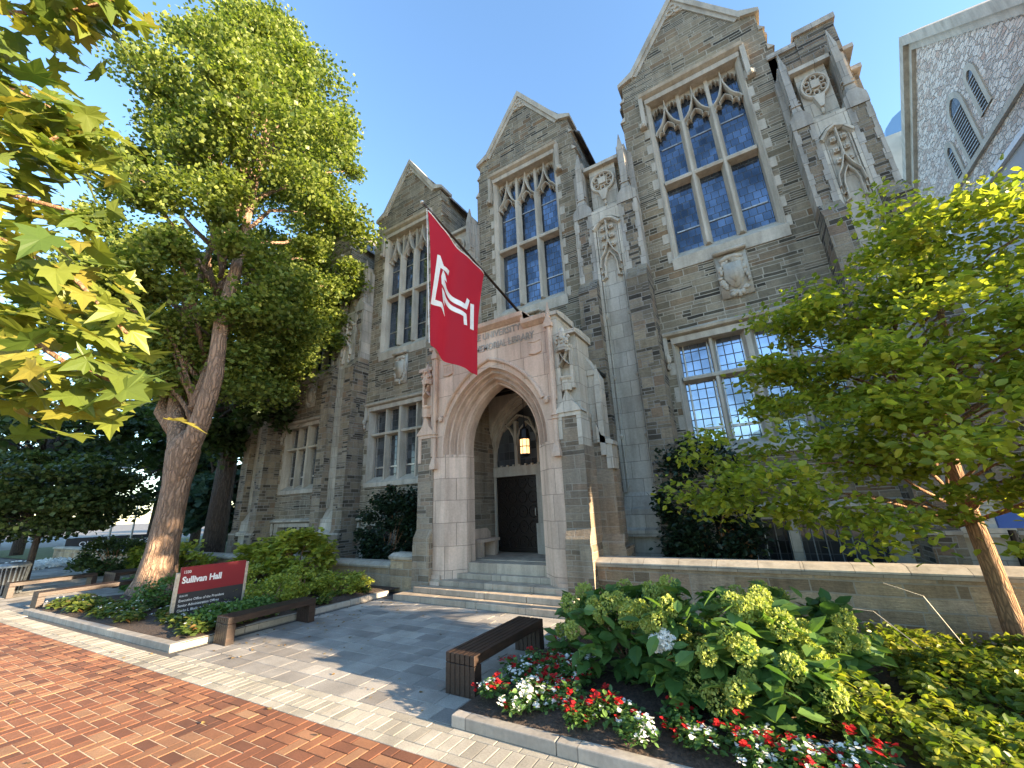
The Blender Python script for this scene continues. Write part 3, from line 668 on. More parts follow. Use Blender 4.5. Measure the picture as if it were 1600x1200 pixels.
for s in (-1,1):
    x=s*1.80
    mb.box(x-.07,x+.07,-.07,.05,4.3,6.2); mb.tube([(x,-.06,3.2),(x,-.06,6.1)],.055,10)
    for z in (3.82,3.9): mb.lathe([(.05,0),(.09,.02),(.09,.04),(.05,.06)],(x,-.06,z),10)
    mb.loft([[(x-.09,-.15,3.0),(x+.09,-.15,3.0),(x+.09,.02,3.0),(x-.09,.02,3.0)],[(x-.09,-.15,3.08),(x+.09,-.15,3.08),(x+.09,.02,3.08),(x-.09,.02,3.08)],[(x-.05,-.1,3.3),(x+.05,-.1,3.3),(x+.05,0,3.3),(x-.05,0,3.3)]])
    mb.prism([(x-.10,6.1),(x+.10,6.1),(x+.10,6.2),(x,6.42),(x-.10,6.2)],'y',-.14,.05)
    mb.loft([[(x-.07,-.12,6.2),(x+.07,-.12,6.2),(x+.07,.02,6.2),(x-.07,.02,6.2)],[(x-.01,-.06,6.78),(x+.01,-.06,6.78),(x+.01,-.04,6.78),(x-.01,-.04,6.78)]])
    mb.blob((x,-.05,6.45),(.07,.07,.04),8,.2)
pt('porch_shaft',mb,'lime_warm_plain')
# lettering cut in the frieze, copied as raised limestone letters
def text(body,size,mat,parent,mtx,ext=.004,name='lettering',sx=1.0,align='CENTER',shear=0,bold=0.0):
    c=bpy.data.curves.new('t','FONT'); c.body=body; c.size=size; c.extrude=ext; c.align_x=align; c.shear=shear; c.offset=bold; c.resolution_u=3
    o=bpy.data.objects.new('t',c); COL.objects.link(o); bpy.context.view_layer.update()
    me=bpy.data.meshes.new_from_object(o.evaluated_get(bpy.context.evaluated_depsgraph_get())); bpy.data.objects.remove(o); bpy.data.curves.remove(c)
    me.transform(Matrix.Diagonal((sx,1,1,1))); me.transform(mtx); me.materials.clear(); me.materials.append(M[mat]); me.name=name
    r=link(bpy.data.objects.new(name,me),parent); return r
FR=Matrix.Rotation(PI/2,4,'X')
for body,z,sz,sx in (('TEMPLE UNIVERSITY',6.29,.25,.88),('SULLIVAN MEMORIAL LIBRARY',5.96,.27,.74)):
    o=text(body,sz,'lime_dark',HALL,Matrix.Translation((PX,PY-.006,z))@FR,.012,'inscription',sx,bold=.004)
    o['label']='blackletter inscription on the porch frieze'
mb=MB()
for s in (-1,1):
    x=s*1.38; mb.prism([(x-.17,5.55),(x,5.50),(x+.17,5.55),(x+.17,5.86),(x,5.82),(x-.17,5.86)],'y',-.03,.01)
    mb.bar([(x-.16,5.56),(x,5.52),(x+.16,5.56)],.03,-.05,0); mb.bar([(x-.16,5.86),(x,5.83),(x+.16,5.86)],.03,-.05,0)
    for k in range(5): mb.box(x-.12+k*.055,x-.105+k*.055,-.04,-.02,5.62,5.78)
pt('book_relief',mb,'lime_warm_plain')
# side buttresses with niches
for s in (-1,1):
    X=lambda a,b:sorted((s*a,s*b))
    mb=MB(); a,b=X(1.86,2.40); mb.box(a,b,-.02,1.0,0,3.98)
    mb.prism([(-.02,1.15),(-.14,1.15),(-.14,1.3),(-.02,1.5)],'x',a,b); mb.box(a-.012,b+.012,-.14,1.0,0,1.152)
    a2,b2=X(2.30,2.78); mb.box(a2,b2,.62,1.15,0,3.3); mb.box(*X(2.3,2.9),.52,1.15,0,1.1); mb.prism([(.62,1.1),(.52,1.1),(.52,1.16),(.62,1.35)],'x',*X(2.3,2.88))
    mb.box(*X(2.2,2.34),.9,2.66,0,5.2)
    pt('porch_buttress',mb,'stone_brown')
    mb=MB(); c=s*2.13
    for q in (1.86,2.30): aa,bb=X(q,q+.10); mb.box(aa,bb,-.035,.5,3.35 if q<2 else 3.2,4.0)
    mb.box(a-.008,b+.008,-.045,.9,3.86,3.99) ; mb.prism([(a-.04,3.95),(b+.04,3.95),(b+.0,4.02),(c+.12,4.18),(c+.03,4.4),(c,4.62),(c-.03,4.4),(c-.12,4.18),(a,4.02)],'y',-.08,.3)
    mb.box(a+.02,b-.02,.10,.95,3.98,5.82); mb.box(*X(1.84,2.0),.0,.95,3.98,6.4) 
    for dx in (-.15,.15): mb.box(c+dx-.035,c+dx+.035,-.02,.15,4.5,5.55)
    mb.prism([(c+.12*math.cos(t),.0+.12*math.sin(t)) for t in np.linspace(0,2*PI,7)[:-1]],'z',4.45,4.68); mb.lathe([(.05,0),(.15,.12),(.15,.16)],(c,.0,4.62),6)
    mb.lathe([(.16,0),(.17,.1),(.13,.18),(.14,.28),(.08,.36),(.09,.46),(.02,.62)],(c,-.02,5.4),6)
    for i in range(16):
        t=random.uniform(0,PI); mb.blob((c+.15*math.cos(t),-.02-.13*math.sin(t),5.35+random.uniform(0,.45)),random.uniform(.03,.055),6,.3)
    for dx in (-.08,.08): mb.bar([(c-dx*1.5,5.05),(c,5.2),(c+dx,5.38)],.03,-.1,.1)
    mb.prism([(-.04,5.82),(-.04,5.92),(.3,6.0),(1.0,6.0),(1.0,5.82)],'x',*X(1.98,2.44))
    mb.prism([(.0,6.4),(-.06,6.4),(-.06,6.5),(.3,6.56),(1.0,6.56),(1.0,6.4)],'x',*X(1.84,2.06))
    # second buttress: weathering, gablet, pinnacle
    mb.box(*X(2.3,2.62),.64,1.15,3.3,4.9); mb.prism([(s*2.3,4.9),(s*2.62,4.9),(s*2.36,5.45),(s*2.3,5.45)],'y',.60,1.15)
    c2=s*2.62; mb.box(c2-.06,c2+.06,.56,.68,3.0,4.7); mb.loft([[(c2-.06,.56,4.7),(c2+.06,.56,4.7),(c2+.06,.68,4.7),(c2-.06,.68,4.7)],[(c2-.01,.61,5.15),(c2+.01,.61,5.15),(c2+.01,.63,5.15),(c2-.01,.63,5.15)]])
    mb.box(*X(2.66,2.80),.585,.93,2.7,3.24); mb.prism([(s*2.5,3.75),(s*2.6,3.45),(s*2.84,3.3),(s*2.84,3.22),(s*2.5,3.3)],'y',.56,.9)
    cx_=s*2.3; mb.v=[(cx_+(x-cx_)*1.05,y-.004,z) for x,y,z in mb.v]
    pt('porch_niche_pier',mb,'lime_warm_plain' if s<0 else 'lime')
    mb=MB(); mb.prism([(1.1,4.6),(1.1,4.7),(2.66,4.7),(2.66,4.6)],'x',*X(2.2,2.5)); mb.prism([(1.1,5.15),(2.66,5.15),(2.66,5.22),(1.1,5.22)],'x',*X(2.1,2.5)); pt('porch_eave',mb,'iron')
# porch interior
mb=MB()
for s in (-1,1): mb.box(*sorted((s*1.62,s*1.95)),.75,2.8,.28,6.2)
mb.box(-1.9,1.9,.75,.8,5.3,6.3)
pt('porch_side_wall',mb,'stone_brown')
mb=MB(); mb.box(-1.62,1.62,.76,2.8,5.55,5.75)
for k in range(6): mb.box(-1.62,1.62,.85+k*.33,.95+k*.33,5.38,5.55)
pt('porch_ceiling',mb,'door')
mb=MB()   # inner arch: orders stepping in
def path2(a): A=arch(a,a*1.12,3.35); return [(a,.70)]+A+[(-a,.70)]
rings=[[(x,y,z) for x,z in path2(a)] for a,y in [(1.95,2.30),(1.86,2.30),(1.83,2.36),(1.78,2.36),(1.75,2.44),(1.70,2.44),(1.66,2.52),(1.62,2.5),(1.58,2.6),(1.58,2.75)]]
mb.loft(rings,closed=False,caps=False)
P2=path2(1.95)
for (xa,za),(xb,zb) in zip(P2[:-1],P2[1:]):
    if abs(xa-xb)>1e-6: mb.add([(xa,2.30,za),(xb,2.30,zb),(xb,2.30,6),(xa,2.30,6)],[(0,1,2,3)])
mb.box(-1.6,1.6,2.45,2.75,2.86,3.16)       # door lintel
for i in range(15): x=-1.5+i*3/14; mb.box(x-.03,x+.03,2.42,2.5,3.14,3.2)
mb.prism([(-.13,2.55),(-.09,2.42),(.09,2.42),(.13,2.55),(.1,2.75),(-.1,2.75)],'z',.7,3.0); mb.prism([(-.17,2.55),(-.13,2.36),(.13,2.36),(.17,2.55)],'z',.7,1.5)
for s in (-1,1): mb.box(*sorted((s*1.56,s*1.72)),2.5,2.75,.7,2.9)
for xx in (-.78,0,.78): mb.box(xx-.05,xx+.05,2.5,2.7,3.1,4.55 if xx else 5.2)
for c0 in (-1.18,-.39,.39,1.18):
    for s in (-1,1): mb.bar([(c0+s*.36,3.8),(c0+s*.33,4.05),(c0+s*.2,4.3),(c0,4.5)],.07,2.5,2.7)
for s in (-1,1): mb.bar([(0,4.0),(s*.3,4.6),(s*.7,4.75),(s*1.3,4.3)],.07,2.5,2.7)
pt('inner_doorway',mb,'lime_plain')
mb=MB(); mb.box(-1.6,1.6,2.66,2.69,3.1,5.3); pt('fanlight_glass',mb,'glass_dark')
for s in (-1,1):
    mb=MB(); a,b=sorted((s*.13,s*1.58)); mb.box(a,b,2.60,2.68,.72,2.88)
    for i in range(4):
        for j in range(5):
            cx=a+.2+i*(b-a-.4)/3; cz=.98+j*.42
            mb.bar([(cx+.15*math.cos(t),cz+.17*math.sin(t)) for t in np.linspace(0,2*PI,13)],.035,2.575,2.61); mb.blob((cx,2.59,cz),(.03,.02,.03),6)
    mb.box(a,b,2.57,2.61,.74,.84); mb.box(a,b,2.57,2.61,2.78,2.86); mb.box(a,a+.05,2.57,2.61,.74,2.86); mb.box(b-.05,b,2.57,2.61,.74,2.86)
    d=pt('panelled_door',mb,'door'); mb=MB(); mb.tube([(s*.22,2.56,1.7),(s*.22,2.52,1.72),(s*.22,2.52,1.9),(s*.22,2.56,1.92)],.014,6); part('door_handle',mb,'alu',d)
mb=MB(); mb.box(-1.6,-1.2,1.2,2.1,1.08,1.16); mb.box(-1.58,-1.25,1.25,1.4,.7,1.08); mb.box(-1.58,-1.25,1.9,2.05,.7,1.08); mb.prism([(1.2,1.16),(1.2,1.3),(1.35,1.42),(1.95,1.42),(2.1,1.3),(2.1,1.16)],'x',-1.6,-1.52)
pt('stone_seat',mb,'lime_warm_plain')
# steps: each a part of the hall
for k in range(6):
    hw=(2.40,2.08,1.92,1.52,1.36,1.20)[k]; y=7.4+.33*k-10.7; z=.12*(k+1)
    mb=MB(); n=4 if k<3 else 2; xs=[-hw+2*hw*i/n for i in range(n+1)]
    for a,b in zip(xs[:-1],xs[1:]): mb.box(a+.002,b-.002,y,y+.6,z-.12 if k else -.02,z)
    part('entrance_step',mb,'step',HALL,loc=(PX,0,0),bevel=.012)
mb=MB(); mb.box(-1.9,1.9,8.6-10.7,11.0-10.7,.0,.70); part('porch_floor',mb,'step',HALL,loc=(PX,0,0))
mb=MB()
for s in (-1,1): mb.box(*sorted((s*1.58,s*1.9)),8.10-10.7,8.7-10.7,0,.45); mb.box(*sorted((s*1.56,s*2.42)),8.04-10.7,8.3-10.7,0,.32)
part('porch_base',mb,'lime_warm',HALL,loc=(PX,0,0))
# ------------------------------------------------------------------ retaining walls
def retwall(name,label,x0,x1,y,h,thick=.42,piers=()):
    t=thing(name,label,'wall',((x0+x1)/2,y,0)); L=(x1-x0)/2
    mb=MB(); mb.box(-L,L,0,thick,-.02,h-.13); part('wall',mb,'wall_bounce_warm',t)
    mb=MB(); n=max(1,int((x1-x0)/1.2))
    for i in range(n): mb.prism([(-.06,h-.15),(-.09,h-.10),(-.09,h-.07),(.06,h),(thick-.06,h),(thick+.06,h-.07),(thick+.06,h-.15)],'x',-L+2*L*i/n+.002,-L+2*L*(i+1)/n-.002)
    part('coping',mb,'lime',t); return t
retwall('retaining_wall','long low stone wall with grey limestone coping behind the hydrangeas, right of the steps',-3.55,13,8.22,.94)
retwall('retaining_wall','low stone wall behind the shrubs, left of the steps',-40,-8.9,8.25,.68)
retwall('retaining_wall','short stone pier wall with coping at the left foot of the porch steps',-8.85,-7.42,8.15,.92)
# ------------------------------------------------------------------ lantern
t=thing('hanging_lantern','lit white glass lantern hanging on a chain inside the porch arch','lantern',(-5.51,9.84,3.35))
mb=MB(); mb.lathe([(.13,.02),(.14,.05),(.14,.42),(.12,.45)],n=8); o=part('lantern_glass',mb,'white',t,smooth=False)
N=NT('lit_lantern_glass'); N.out((.9,.75,.5),.4); N.b.inputs['Emission Color'].default_value=(1,.50,.18,1); N.b.inputs['Emission Strength'].default_value=.45; o.data.materials[0]=N.m
mb=MB(); mb.lathe([(.05,-.06),(.15,0),(.15,.03)],n=8); mb.lathe([(.15,.44),(.17,.47),(.16,.52),(.13,.72),(.04,.80),(.02,.95)],n=8)
for k in range(8): a=2*PI*k/8; mb.tube([(.145*math.cos(a),.145*math.sin(a),.0),(.145*math.cos(a),.145*math.sin(a),.46)],.008,4)
mb.lathe([(.146,.22),(.15,.225),(.15,.24),(.146,.245)],n=8)
part('lantern_cage',mb,'iron',t)
mb=MB(); mb.tube([(0,0,.9),(0,0,2.25)],.009,5); part('lantern_chain',mb,'iron',t)
# ------------------------------------------------------------------ flagpole and flag
FX=-5.51; base=Vector((FX,9.98,7.78)); tip=Vector((FX,5.60,8.80)); base=Vector((FX,8.55,8.10)) if False else base
t=thing('flagpole','dark angled flagpole with a small ball tip, fixed above the porch cornice','flagpole',base)
mb=MB(); d=tip-base; n=10; mb.tube([d*(i/n) for i in range(n+1)],[.045-.020*i/n for i in range(n+1)],10); part('pole',mb,'pole',t,smooth=True)
mb=MB(); mb.blob(d*1.012,(.05,.05,.05),12,0); part('ball',mb,'alu',t,smooth=True)
mb=MB(); mb.box(-.09,.09,-.12,.12,-.12,.02); mb.box(-.05,.05,-.06,.75,-.45,-.08); mb.tube([d*.06+Vector((0,0,0)),Vector((0,.7,-.05))],.02,6); part('bracket',mb,'iron',t)
mb=MB(); mb.tube([Vector((0,.1,-.1)),Vector((.12,.3,-.35)),Vector((.3,.65,-.45))],.012,5); part('stay',mb,'iron',t)
mb=MB(); mb.tube([tip-base+Vector((0,.1,-.03)),Vector((0,5.80-base.y,6.9-base.z)),Vector((0,5.88-base.y,5.4-base.z))],.008,5); part('halyard',mb,'white',t)
fl=thing('hanging_flag','crimson flag with a white outlined letter T hanging from the angled flagpole','flag',(FX,6.9,7.0))
TL,TR,BR_,BL=(5.726,8.688),(8.02,8.20),(7.48,5.06),(5.90,5.35)
def fold(y,z):
    u=(y-5.7)/2.3; v=(8.7-z)/3.6; v=max(0,v)
    return (.025+.075*v)*math.sin(u*9.5+v*1.6)+(.010+.034*v)*math.sin(u*20+3*v+1)+.02*math.sin(5*v+u*3)+.006*math.sin(u*40+v*9)*v
def quadpt(u,v):
    a=Vector(TL).lerp(Vector(TR),u); b=Vector(BL).lerp(Vector(BR_),u)
    b.y+=-.16*math.sin(PI*u)*.2
    p=a.lerp(b,v); p.x+=-.12*math.sin(PI*v)*u; p.y+=-.10*math.sin(PI*u)*(1-v); return p
mb=MB(); nu,nv=90,110; vs=[];fs=[]
for j in range(nv+1):
    for i in range(nu+1):
        p=quadpt(i/nu,j/nv); vs.append((fold(p.x,p.y),p.x-6.9,p.y-7.0))
for j in range(nv):
    for i in range(nu): a=j*(nu+1)+i; fs.append((a,a+1,a+nu+2,a+nu+1))
mb.add(vs,fs); cloth=part('cloth',mb,'red',fl,smooth=True)
N=NT('flag_cloth'); g_=N.n('NewGeometry'); nz=N.noise(120,2,g_.outputs['Position']); N.out((.42,.010,.035),.75,N.bump(nz.outputs[0],.002,.5))
tr_=N.n('BsdfTranslucent'); tr_.inputs[0].default_value=(.9,.03,.05,1); mx=N.n('MixShader'); mx.inputs[0].default_value=.5; N.l(N.b.outputs[0],mx.inputs[1]); N.l(tr_.outputs[0],mx.inputs[2]); N.l(mx.outputs[0],N.t.nodes['Material Output'].inputs[0]); cloth.data.materials[0]=N.m
# emblem polygons, traced in the flag's own plane (metres)
EMB=[[(6.026, 7.657), (6.131, 7.691), (6.259, 7.483), (6.539, 7.523), (6.498, 7.369), (6.148, 7.371), (6.0, 6.476), (6.236, 6.517), (6.393, 6.409), (6.463, 6.277), (6.205, 6.381), (5.845, 6.3)], [(6.238, 7.368), (6.453, 7.15), (6.298, 7.132), (6.455, 7.004), (7.09, 6.851), (7.17, 7.057), (7.282, 7.026), (7.154, 6.718), (7.026, 6.717), (6.376, 6.881), (6.2, 6.977), (6.18, 7.166)], [(6.213, 6.887), (6.343, 6.823), (6.457, 6.766), (7.133, 6.586), (7.149, 6.279), (7.029, 6.267), (7.024, 6.489), (6.345, 6.648), (6.426, 6.518), (6.313, 6.559), (6.25, 6.675)], [(7.315, 6.963), (7.472, 7.0), (7.423, 6.256), (7.265, 6.24)]]
import bmesh
bm=bmesh.new()
for poly in EMB:
    for off in (.012,-.012):
        f=bm.faces.new([bm.verts.new((off,y,z)) for y,z in poly]); f.normal_update()
bmesh.ops.triangulate(bm,faces=bm.faces[:])
for _ in range(7):
    es=[e for e in bm.edges if e.calc_length()>.04]
    if es: bmesh.ops.subdivide_edges(bm,edges=es,cuts=1); bmesh.ops.triangulate(bm,faces=bm.faces[:])
for v in bm.verts: v.co=Vector((fold(v.co.y,v.co.z)+v.co.x,v.co.y-6.9,v.co.z-7.0))
me=bpy.data.meshes.new('emblem'); bm.to_mesh(me); bm.free(); me.materials.append(M['white']); me.polygons.foreach_set('use_smooth',[True]*len(me.polygons)); link(bpy.data.objects.new('emblem',me),fl)
mb=MB(); pts=[]
for i in range(31): p=quadpt(i/30,0); pts.append((fold(p.x,p.y),p.x-6.9,p.y-7.0+.01))
mb.tube(pts,.018,6); part('header_band',mb,'white',fl)
# ------------------------------------------------------------------ sign
a=Vector((-10.32,3.93,.0)); b=Vector((-10.22,5.22,0)); d=(b-a).normalized(); ang=math.atan2(d.y,d.x)
sg=thing('building_sign','crimson and charcoal name sign reading Sullivan Hall with metal side posts','sign',a,ang); L=(b-a).length
mb=MB(); mb.box(0.06,L-.06,-.03,.03,.60,1.08); part('red_panel',mb,'red',sg)
mb=MB(); mb.box(.06,L-.06,-.028,.028,.16,.60); part('grey_panel',mb,'charcoal',sg)
for x in (0.0,L-.06): mb=MB(); mb.box(x,x+.055,-.04,.04,.0,1.05 if x else .98); part('post',mb,'alu',sg,bevel=.004)
mb=MB(); mb.box(0,L,-.06,.06,.0,.15); part('base',mb,'kerb',sg)
for body,x,z,sz,mat,bo in (('1330',.17,.96,.075,'white',.001),('Sullivan Hall',.17,.78,.165,'white',.006),('SULLVN',.17,.53,.045,'white',0),('Executive Office of the President',.17,.44,.068,'white',0),('Senior Administration Offices',.17,.35,.068,'white',0),('Charles L. Blockson Afro-American Collection',.17,.26,.068,'white',0)):
    wdt=.86 if len(body)<40 else .74
    text(body,sz,mat,sg,Matrix.Translation((x-.07,-.034,z))@FR,.002,'sign_lettering',wdt,'LEFT',bold=bo)
# ------------------------------------------------------------------ benches
def bench(label,x0,x1,y0,y1,h=.41,slats=True,cat='bench'):
    cx,cy=(x0+x1)/2,(y0+y1)/2; t=thing('wooden_bench',label,cat,(cx,cy,0),group=None); hx,hy=(x1-x0)/2,(y1-y0)/2
    n=6; w_=2*hx/n
    for i in range(n):
        mb=MB(); mb.box(-hx+i*w_+.004,-hx+(i+1)*w_-.006,-hy+.0,hy,h-.10,h); part('seat_slat',mb,'wood',t,bevel=.005)
    for s in (-1,1):
        mb=MB()
        for i in range(n): mb.box(-hx+i*w_+.003,-hx+(i+1)*w_-.003,*sorted((s*hy,s*(hy-.13))),0,h-.105)
        part('leg',mb,'wood',t,bevel=.004)
    return t
bench('dark slatted wooden bench on the grey paving beside the hydrangeas',-3.51,-3.09,4.13,5.80)
bench('dark timber bench on the grey paving in front of the red name sign',-8.36,-7.96,3.88,5.45)
bench('dark timber bench along the near left end of the planted bed',-16.3,-15.8,3.2,5.3)
bench('long dark timber bench at the left edge, by the litter bin',-20.0,-19.5,3.3,5.2)
bench('square dark timber bench behind the bed, left of the ginkgo trunk',-19.3,-18.3,5.3,6.1,.45)
# ------------------------------------------------------------------ litter bin, lamp posts, far sign
t=thing('litter_bin','grey slatted metal litter bin at the far left edge','bin',(-20.7,3.5,0))
mb=MB(); mb.lathe([(.26,0),(.30,.75)],n=20); part('liner',mb,'dark',t)
mb=MB()
for k in range(20): a=2*PI*k/20; mb.tube([(.28*math.cos(a),.28*math.sin(a),.03),(.33*math.cos(a),.33*math.sin(a),.80)],.02,4)
mb.lathe([(.33,.78),(.36,.79),(.36,.84),(.30,.84)],n=20); part('slats',mb,'steel',t)
mb=MB(); mb.lathe([(.36,.84),(.30,.90),(.12,.93),(.02,.94)],n=20); part('lid',mb,'steel',t)
def lamp(label,x,y,h):
    t=thing('street_lamp',label,'street lamp',(x,y,0)); mb=MB(); mb.tube([(0,0,0),(0,0,h*.3),(0,0,h-.15)],[.07,.055,.045],10); part('pole',mb,'steel',t)
    mb=MB(); mb.lathe([(.06,h-.15),(.10,h-.1),(.10,h-.02),(.42,h+.02),(.40,h+.06),(.05,h+.08)],n=20); part('lamp_head',mb,'alu',t); return t
lamp('slim grey lamp post with a flat disc head, left of the ginkgo trunk',-32.4,9.7,3.35)
lamp('tall thin grey pole half hidden by the dark tree, left of the disc lamp',-33.8,9.1,5.2)
sg=thing('plaza_sign','long dark panel lettered O\'CONNOR PLAZA on the far side of the plaza','sign',(-38,10.5,0),R(98))
mb=MB(); mb.box(-2.2,2.6,-.1,.1,.3,1.15); part('panel',mb,'charcoal',sg); mb=MB(); mb.box(-2.3,2.7,-.14,.14,0,.3); part('base',mb,'kerb',sg)
text("O'CONNOR PLAZA",.42,'white',sg,Matrix.Translation((-1.6,-.11,.62))@FR,.01,'sign_lettering',1.0,'LEFT')
sg.rotation_euler=(0,0,R(75))
# ------------------------------------------------------------------ neighbouring buildings on the right
CH=thing('church','pale rubble stone church gable with lancet windows and raking cornice, right edge','building',(9,19.6,0))
def chwall():
    N=NT('pale_rubble_stone'); g=N.n('NewGeometry'); mp=N.n('Mapping'); mp.inputs['Scale'].default_value=(1,.8,1.7); N.l(g.outputs['Position'],mp.inputs['Vector'])
    v=N.n('TexVoronoi'); v.inputs['Scale'].default_value=4.2; N.l(mp.outputs[0],v.inputs['Vector']); e=N.n('TexVoronoi',feature='DISTANCE_TO_EDGE'); e.inputs['Scale'].default_value=4.2; N.l(mp.outputs[0],e.inputs['Vector'])
    sp=N.n('SeparateXYZ'); N.l(v.outputs['Color'],sp.inputs[0]); n=N.noise(14,4,g.outputs['Position'])
    col=N.ramp(sp.outputs[0],[(0,(.46,.36,.30)),(.4,(.62,.53,.46)),(.8,(.72,.64,.56)),(1,(.50,.35,.28))]); col=N.mix(.6,col,N.ramp(n.outputs[0],[(.3,.8),(.7,1.2)]),'MULTIPLY'); ed=N.ramp(e.outputs[0],[(0,1.0),(.07,0.0)])
    col=N.mix(ed,col,(.66,.58,.50)); return N.out(col,.9,N.bump(N.math('SUBTRACT',n.outputs[0],N.math('MULTIPLY',ed,1.2)),.05))
M['rubble']=chwall()
APX=20.4
def lanc(yc,z0,w_,h,zb):   # lancet outline in (y,z)
    A=arch(w_,w_*1.3,0,7); return [(yc+w_,zb)]+[(yc+x,z0+z) for x,z in A]+[(yc-w_,zb)]
mb=MB(); mb.prism([(-10.6,0),(12,0),(12,APX-12),(0,APX),(-10.6,APX-10.6)],'x',0,.6); part('gable_wall',mb,'rubble',CH)
mb=MB()
for s in (-1,1):
    mb.prism([(s*12,APX-12.1),(0,APX-.1),(0,APX+.42),(s*12,APX-11.58)],'x',-.32,.4); mb.prism([(s*12,APX-12.5),(0,APX-.5),(0,APX-.05),(s*12,APX-12.05)],'x',-.14,.2)
part('raking_cornice',mb,'lime_plain',CH)
mb=MB(); mb.add([(.3,-12,APX-12+.2),(30,-12,APX-12+.2),(30,0,APX+.2),(.3,0,APX+.2),(.3,12,APX-12+.2),(30,12,APX-12+.2)],[(0,1,2,3),(3,2,5,4)]); part('roof',mb,'slate',CH)
mb=MB(); mb.box(-.12,.0,-12,3,13.45,13.65); part('string_course',mb,'lime_plain',CH)
def hollow_ring(yc,z0,w0,w1,zb,x0,x1):
    mb=MB(); A=lanc(yc,z0,w0,0,zb); B=lanc(yc,z0,w1,0,zb); n=len(A); vs=[]
    for P_ in (A,B):
        for x in (x0,x1): vs+=[(x,y,z) for y,z in P_]
    fs=[]
    for i in range(n-1): fs+=[(i,i+1,2*n+i+1,2*n+i),(n+i,3*n+i,3*n+i+1,n+i+1),(i,n+i,n+i+1,i+1),(2*n+i,2*n+i+1,3*n+i+1,3*n+i)]
    return mb.add(vs,fs)
for yc,z0,w_,zb in ((-.6,15.75,.42,13.7),(-2.0,15.9,.2,14.4),(.75,14.9,.2,13.7)):
    f=part('lancet_window',hollow_ring(yc,z0,w_+.2,w_,zb,-.05,.1),'lime_plain',CH)
    mb=MB(); mb.prism(lanc(yc,z0,w_,0,zb),'x',-.012,.05); part('louvre',mb,'glass_dark',f)
    mb=MB(); 
    for k in range(int((z0+w_*.7-zb)/.14)): mb.box(-.06,-.005,yc-w_*.9,yc+w_*.9 if zb+k*.14<z0 else yc+w_*.5,zb+k*.14,zb+k*.14+.03) if zb+k*.14<z0 else None
    part('louvre_slat',mb,'alu',f)
t=thing('annex_building','smooth pale stucco wall with a flat white parapet below the church gable','building',(8.7,10,0))
mb=MB(); mb.box(0,.28,0,14,0,12.0); part('wall',mb,'stucco',t); mb=MB(); mb.box(-.12,.28,-.1,14.1,12.0,12.18); part('parapet',mb,'white',t)
t=thing('tower_block','distant beige building with a curved blue glass roof between hall and church','building',(20,42,0))
mb=MB(); mb.box(-5.5,9,-2,8,0,31.0); part('wall',mb,'beige',t)
mb=MB(); mb.prism([(6*math.cos(a)*.9,31+3.2*math.sin(a)) for a in np.linspace(0,PI,12)],'y',-1.8,7); N=NT('blue_roof_glass'); N.out((.25,.38,.5),.15,Metallic=.5); part('curved_roof',mb,N.m,t)
for k in range(2): mb=MB(); mb.box(-4.4+k*1.6,-4.1+k*1.6,-2.5,-2.0,29.2,30.6); part('roof_vent',mb,'white',t)
t=thing('blue_sign','small blue sign on a dark post behind the low wall, beside the slim tree','sign',(3.05,9.3,0))
mb=MB(); mb.tube([(0,0,.2),(.0,0,1.35)],.045,8); part('post',mb,'iron',t); mb=MB(); mb.box(-.12,.36,-.03,.03,1.38,1.60); N=NT('blue_sign_paint'); N.out((.02,.09,.40),.4); part('panel',mb,N.m,t)
# ------------------------------------------------------------------ trees
def limbs(mb,p0,tips,r0,seg=5,wig=.25,n=7,r1=.02):
    p0=Vector(p0)
    for tp in tips:
        tp=Vector(tp); L=(tp-p0).length; pts=[p0]; 
        for i in range(1,seg):
            f=i/seg; q=p0.lerp(tp,f); q.z+=L*.10*math.sin(PI*f); q+=Vector((random.uniform(-1,1),random.uniform(-1,1),random.uniform(-.5,.5)))*wig*L*.12; pts.append(q)
        pts.append(tp); mb.tube(pts,[r0*(1-i/seg)**.8+r1 for i in range(seg+1)],n)
# ginkgo
GX,GY=-14.9,5.2
t=thing('ginkgo_tree','big ginkgo tree with furrowed forked trunk and tall sunlit crown behind the red sign','tree',(GX,GY,0))
mb=MB()
def ring(c,r,n=20,lob=.06,ph=0): return [(c[0]+r*(1+lob*math.sin(5*a+ph)+lob*.5*math.sin(9*a))*math.cos(a),c[1]+r*(1+lob*math.sin(5*a+ph))*math.sin(a),c[2]) for a in [2*PI*k/n for k in range(n)]]
mb.loft([ring((0,0,-.1),.78,20,.09),ring((.0,0,.15),.60,20,.08),ring((.02,0,.5),.47),ring((.05,0,1.2),.38),ring((.1,0,2.2),.34),ring((.13,0,3.0),.34),ring((.16,0,3.6),.40),ring((.17,0,4.0),.42,20,.08),ring((.18,0,4.35),.30,20,.04),ring((.2,0,4.6),.12,20,.0)])
mb.tube([(.15,0,2.6),(.35,0,3.7),(.78,.05,4.8),(1.05,.1,6.2),(1.0,0,8.2),(.7,.3,11),(.1,.6,15),(-.5,.8,20),(-1.0,.8,24)],[.20,.27,.27,.23,.19,.15,.11,.07,.03],12)
mb.tube([(.08,0,2.6),(-.1,0,3.5),(-.75,.1,4.5),(-1.45,.1,5.6),(-1.9,.2,7.2),(-2.1,.1,9.2),(-2.3,.4,12),(-2.8,.6,16),(-3.2,.8,20)],[.20,.27,.27,.23,.19,.15,.11,.07,.03],12)
mb.tube([(-.9,.1,4.7),(-1.9,-.1,5.5),(-2.6,.2,6.6),(-3.8,0,8.5),(-4.8,0,11)],[.26,.21,.15,.10,.05],10)
mb.tube([(.1,.1,5.3),(-.05,.3,6.6),(-.1,.5,8.0),(-.3,.8,11)],[.2,.17,.13,.06],8)
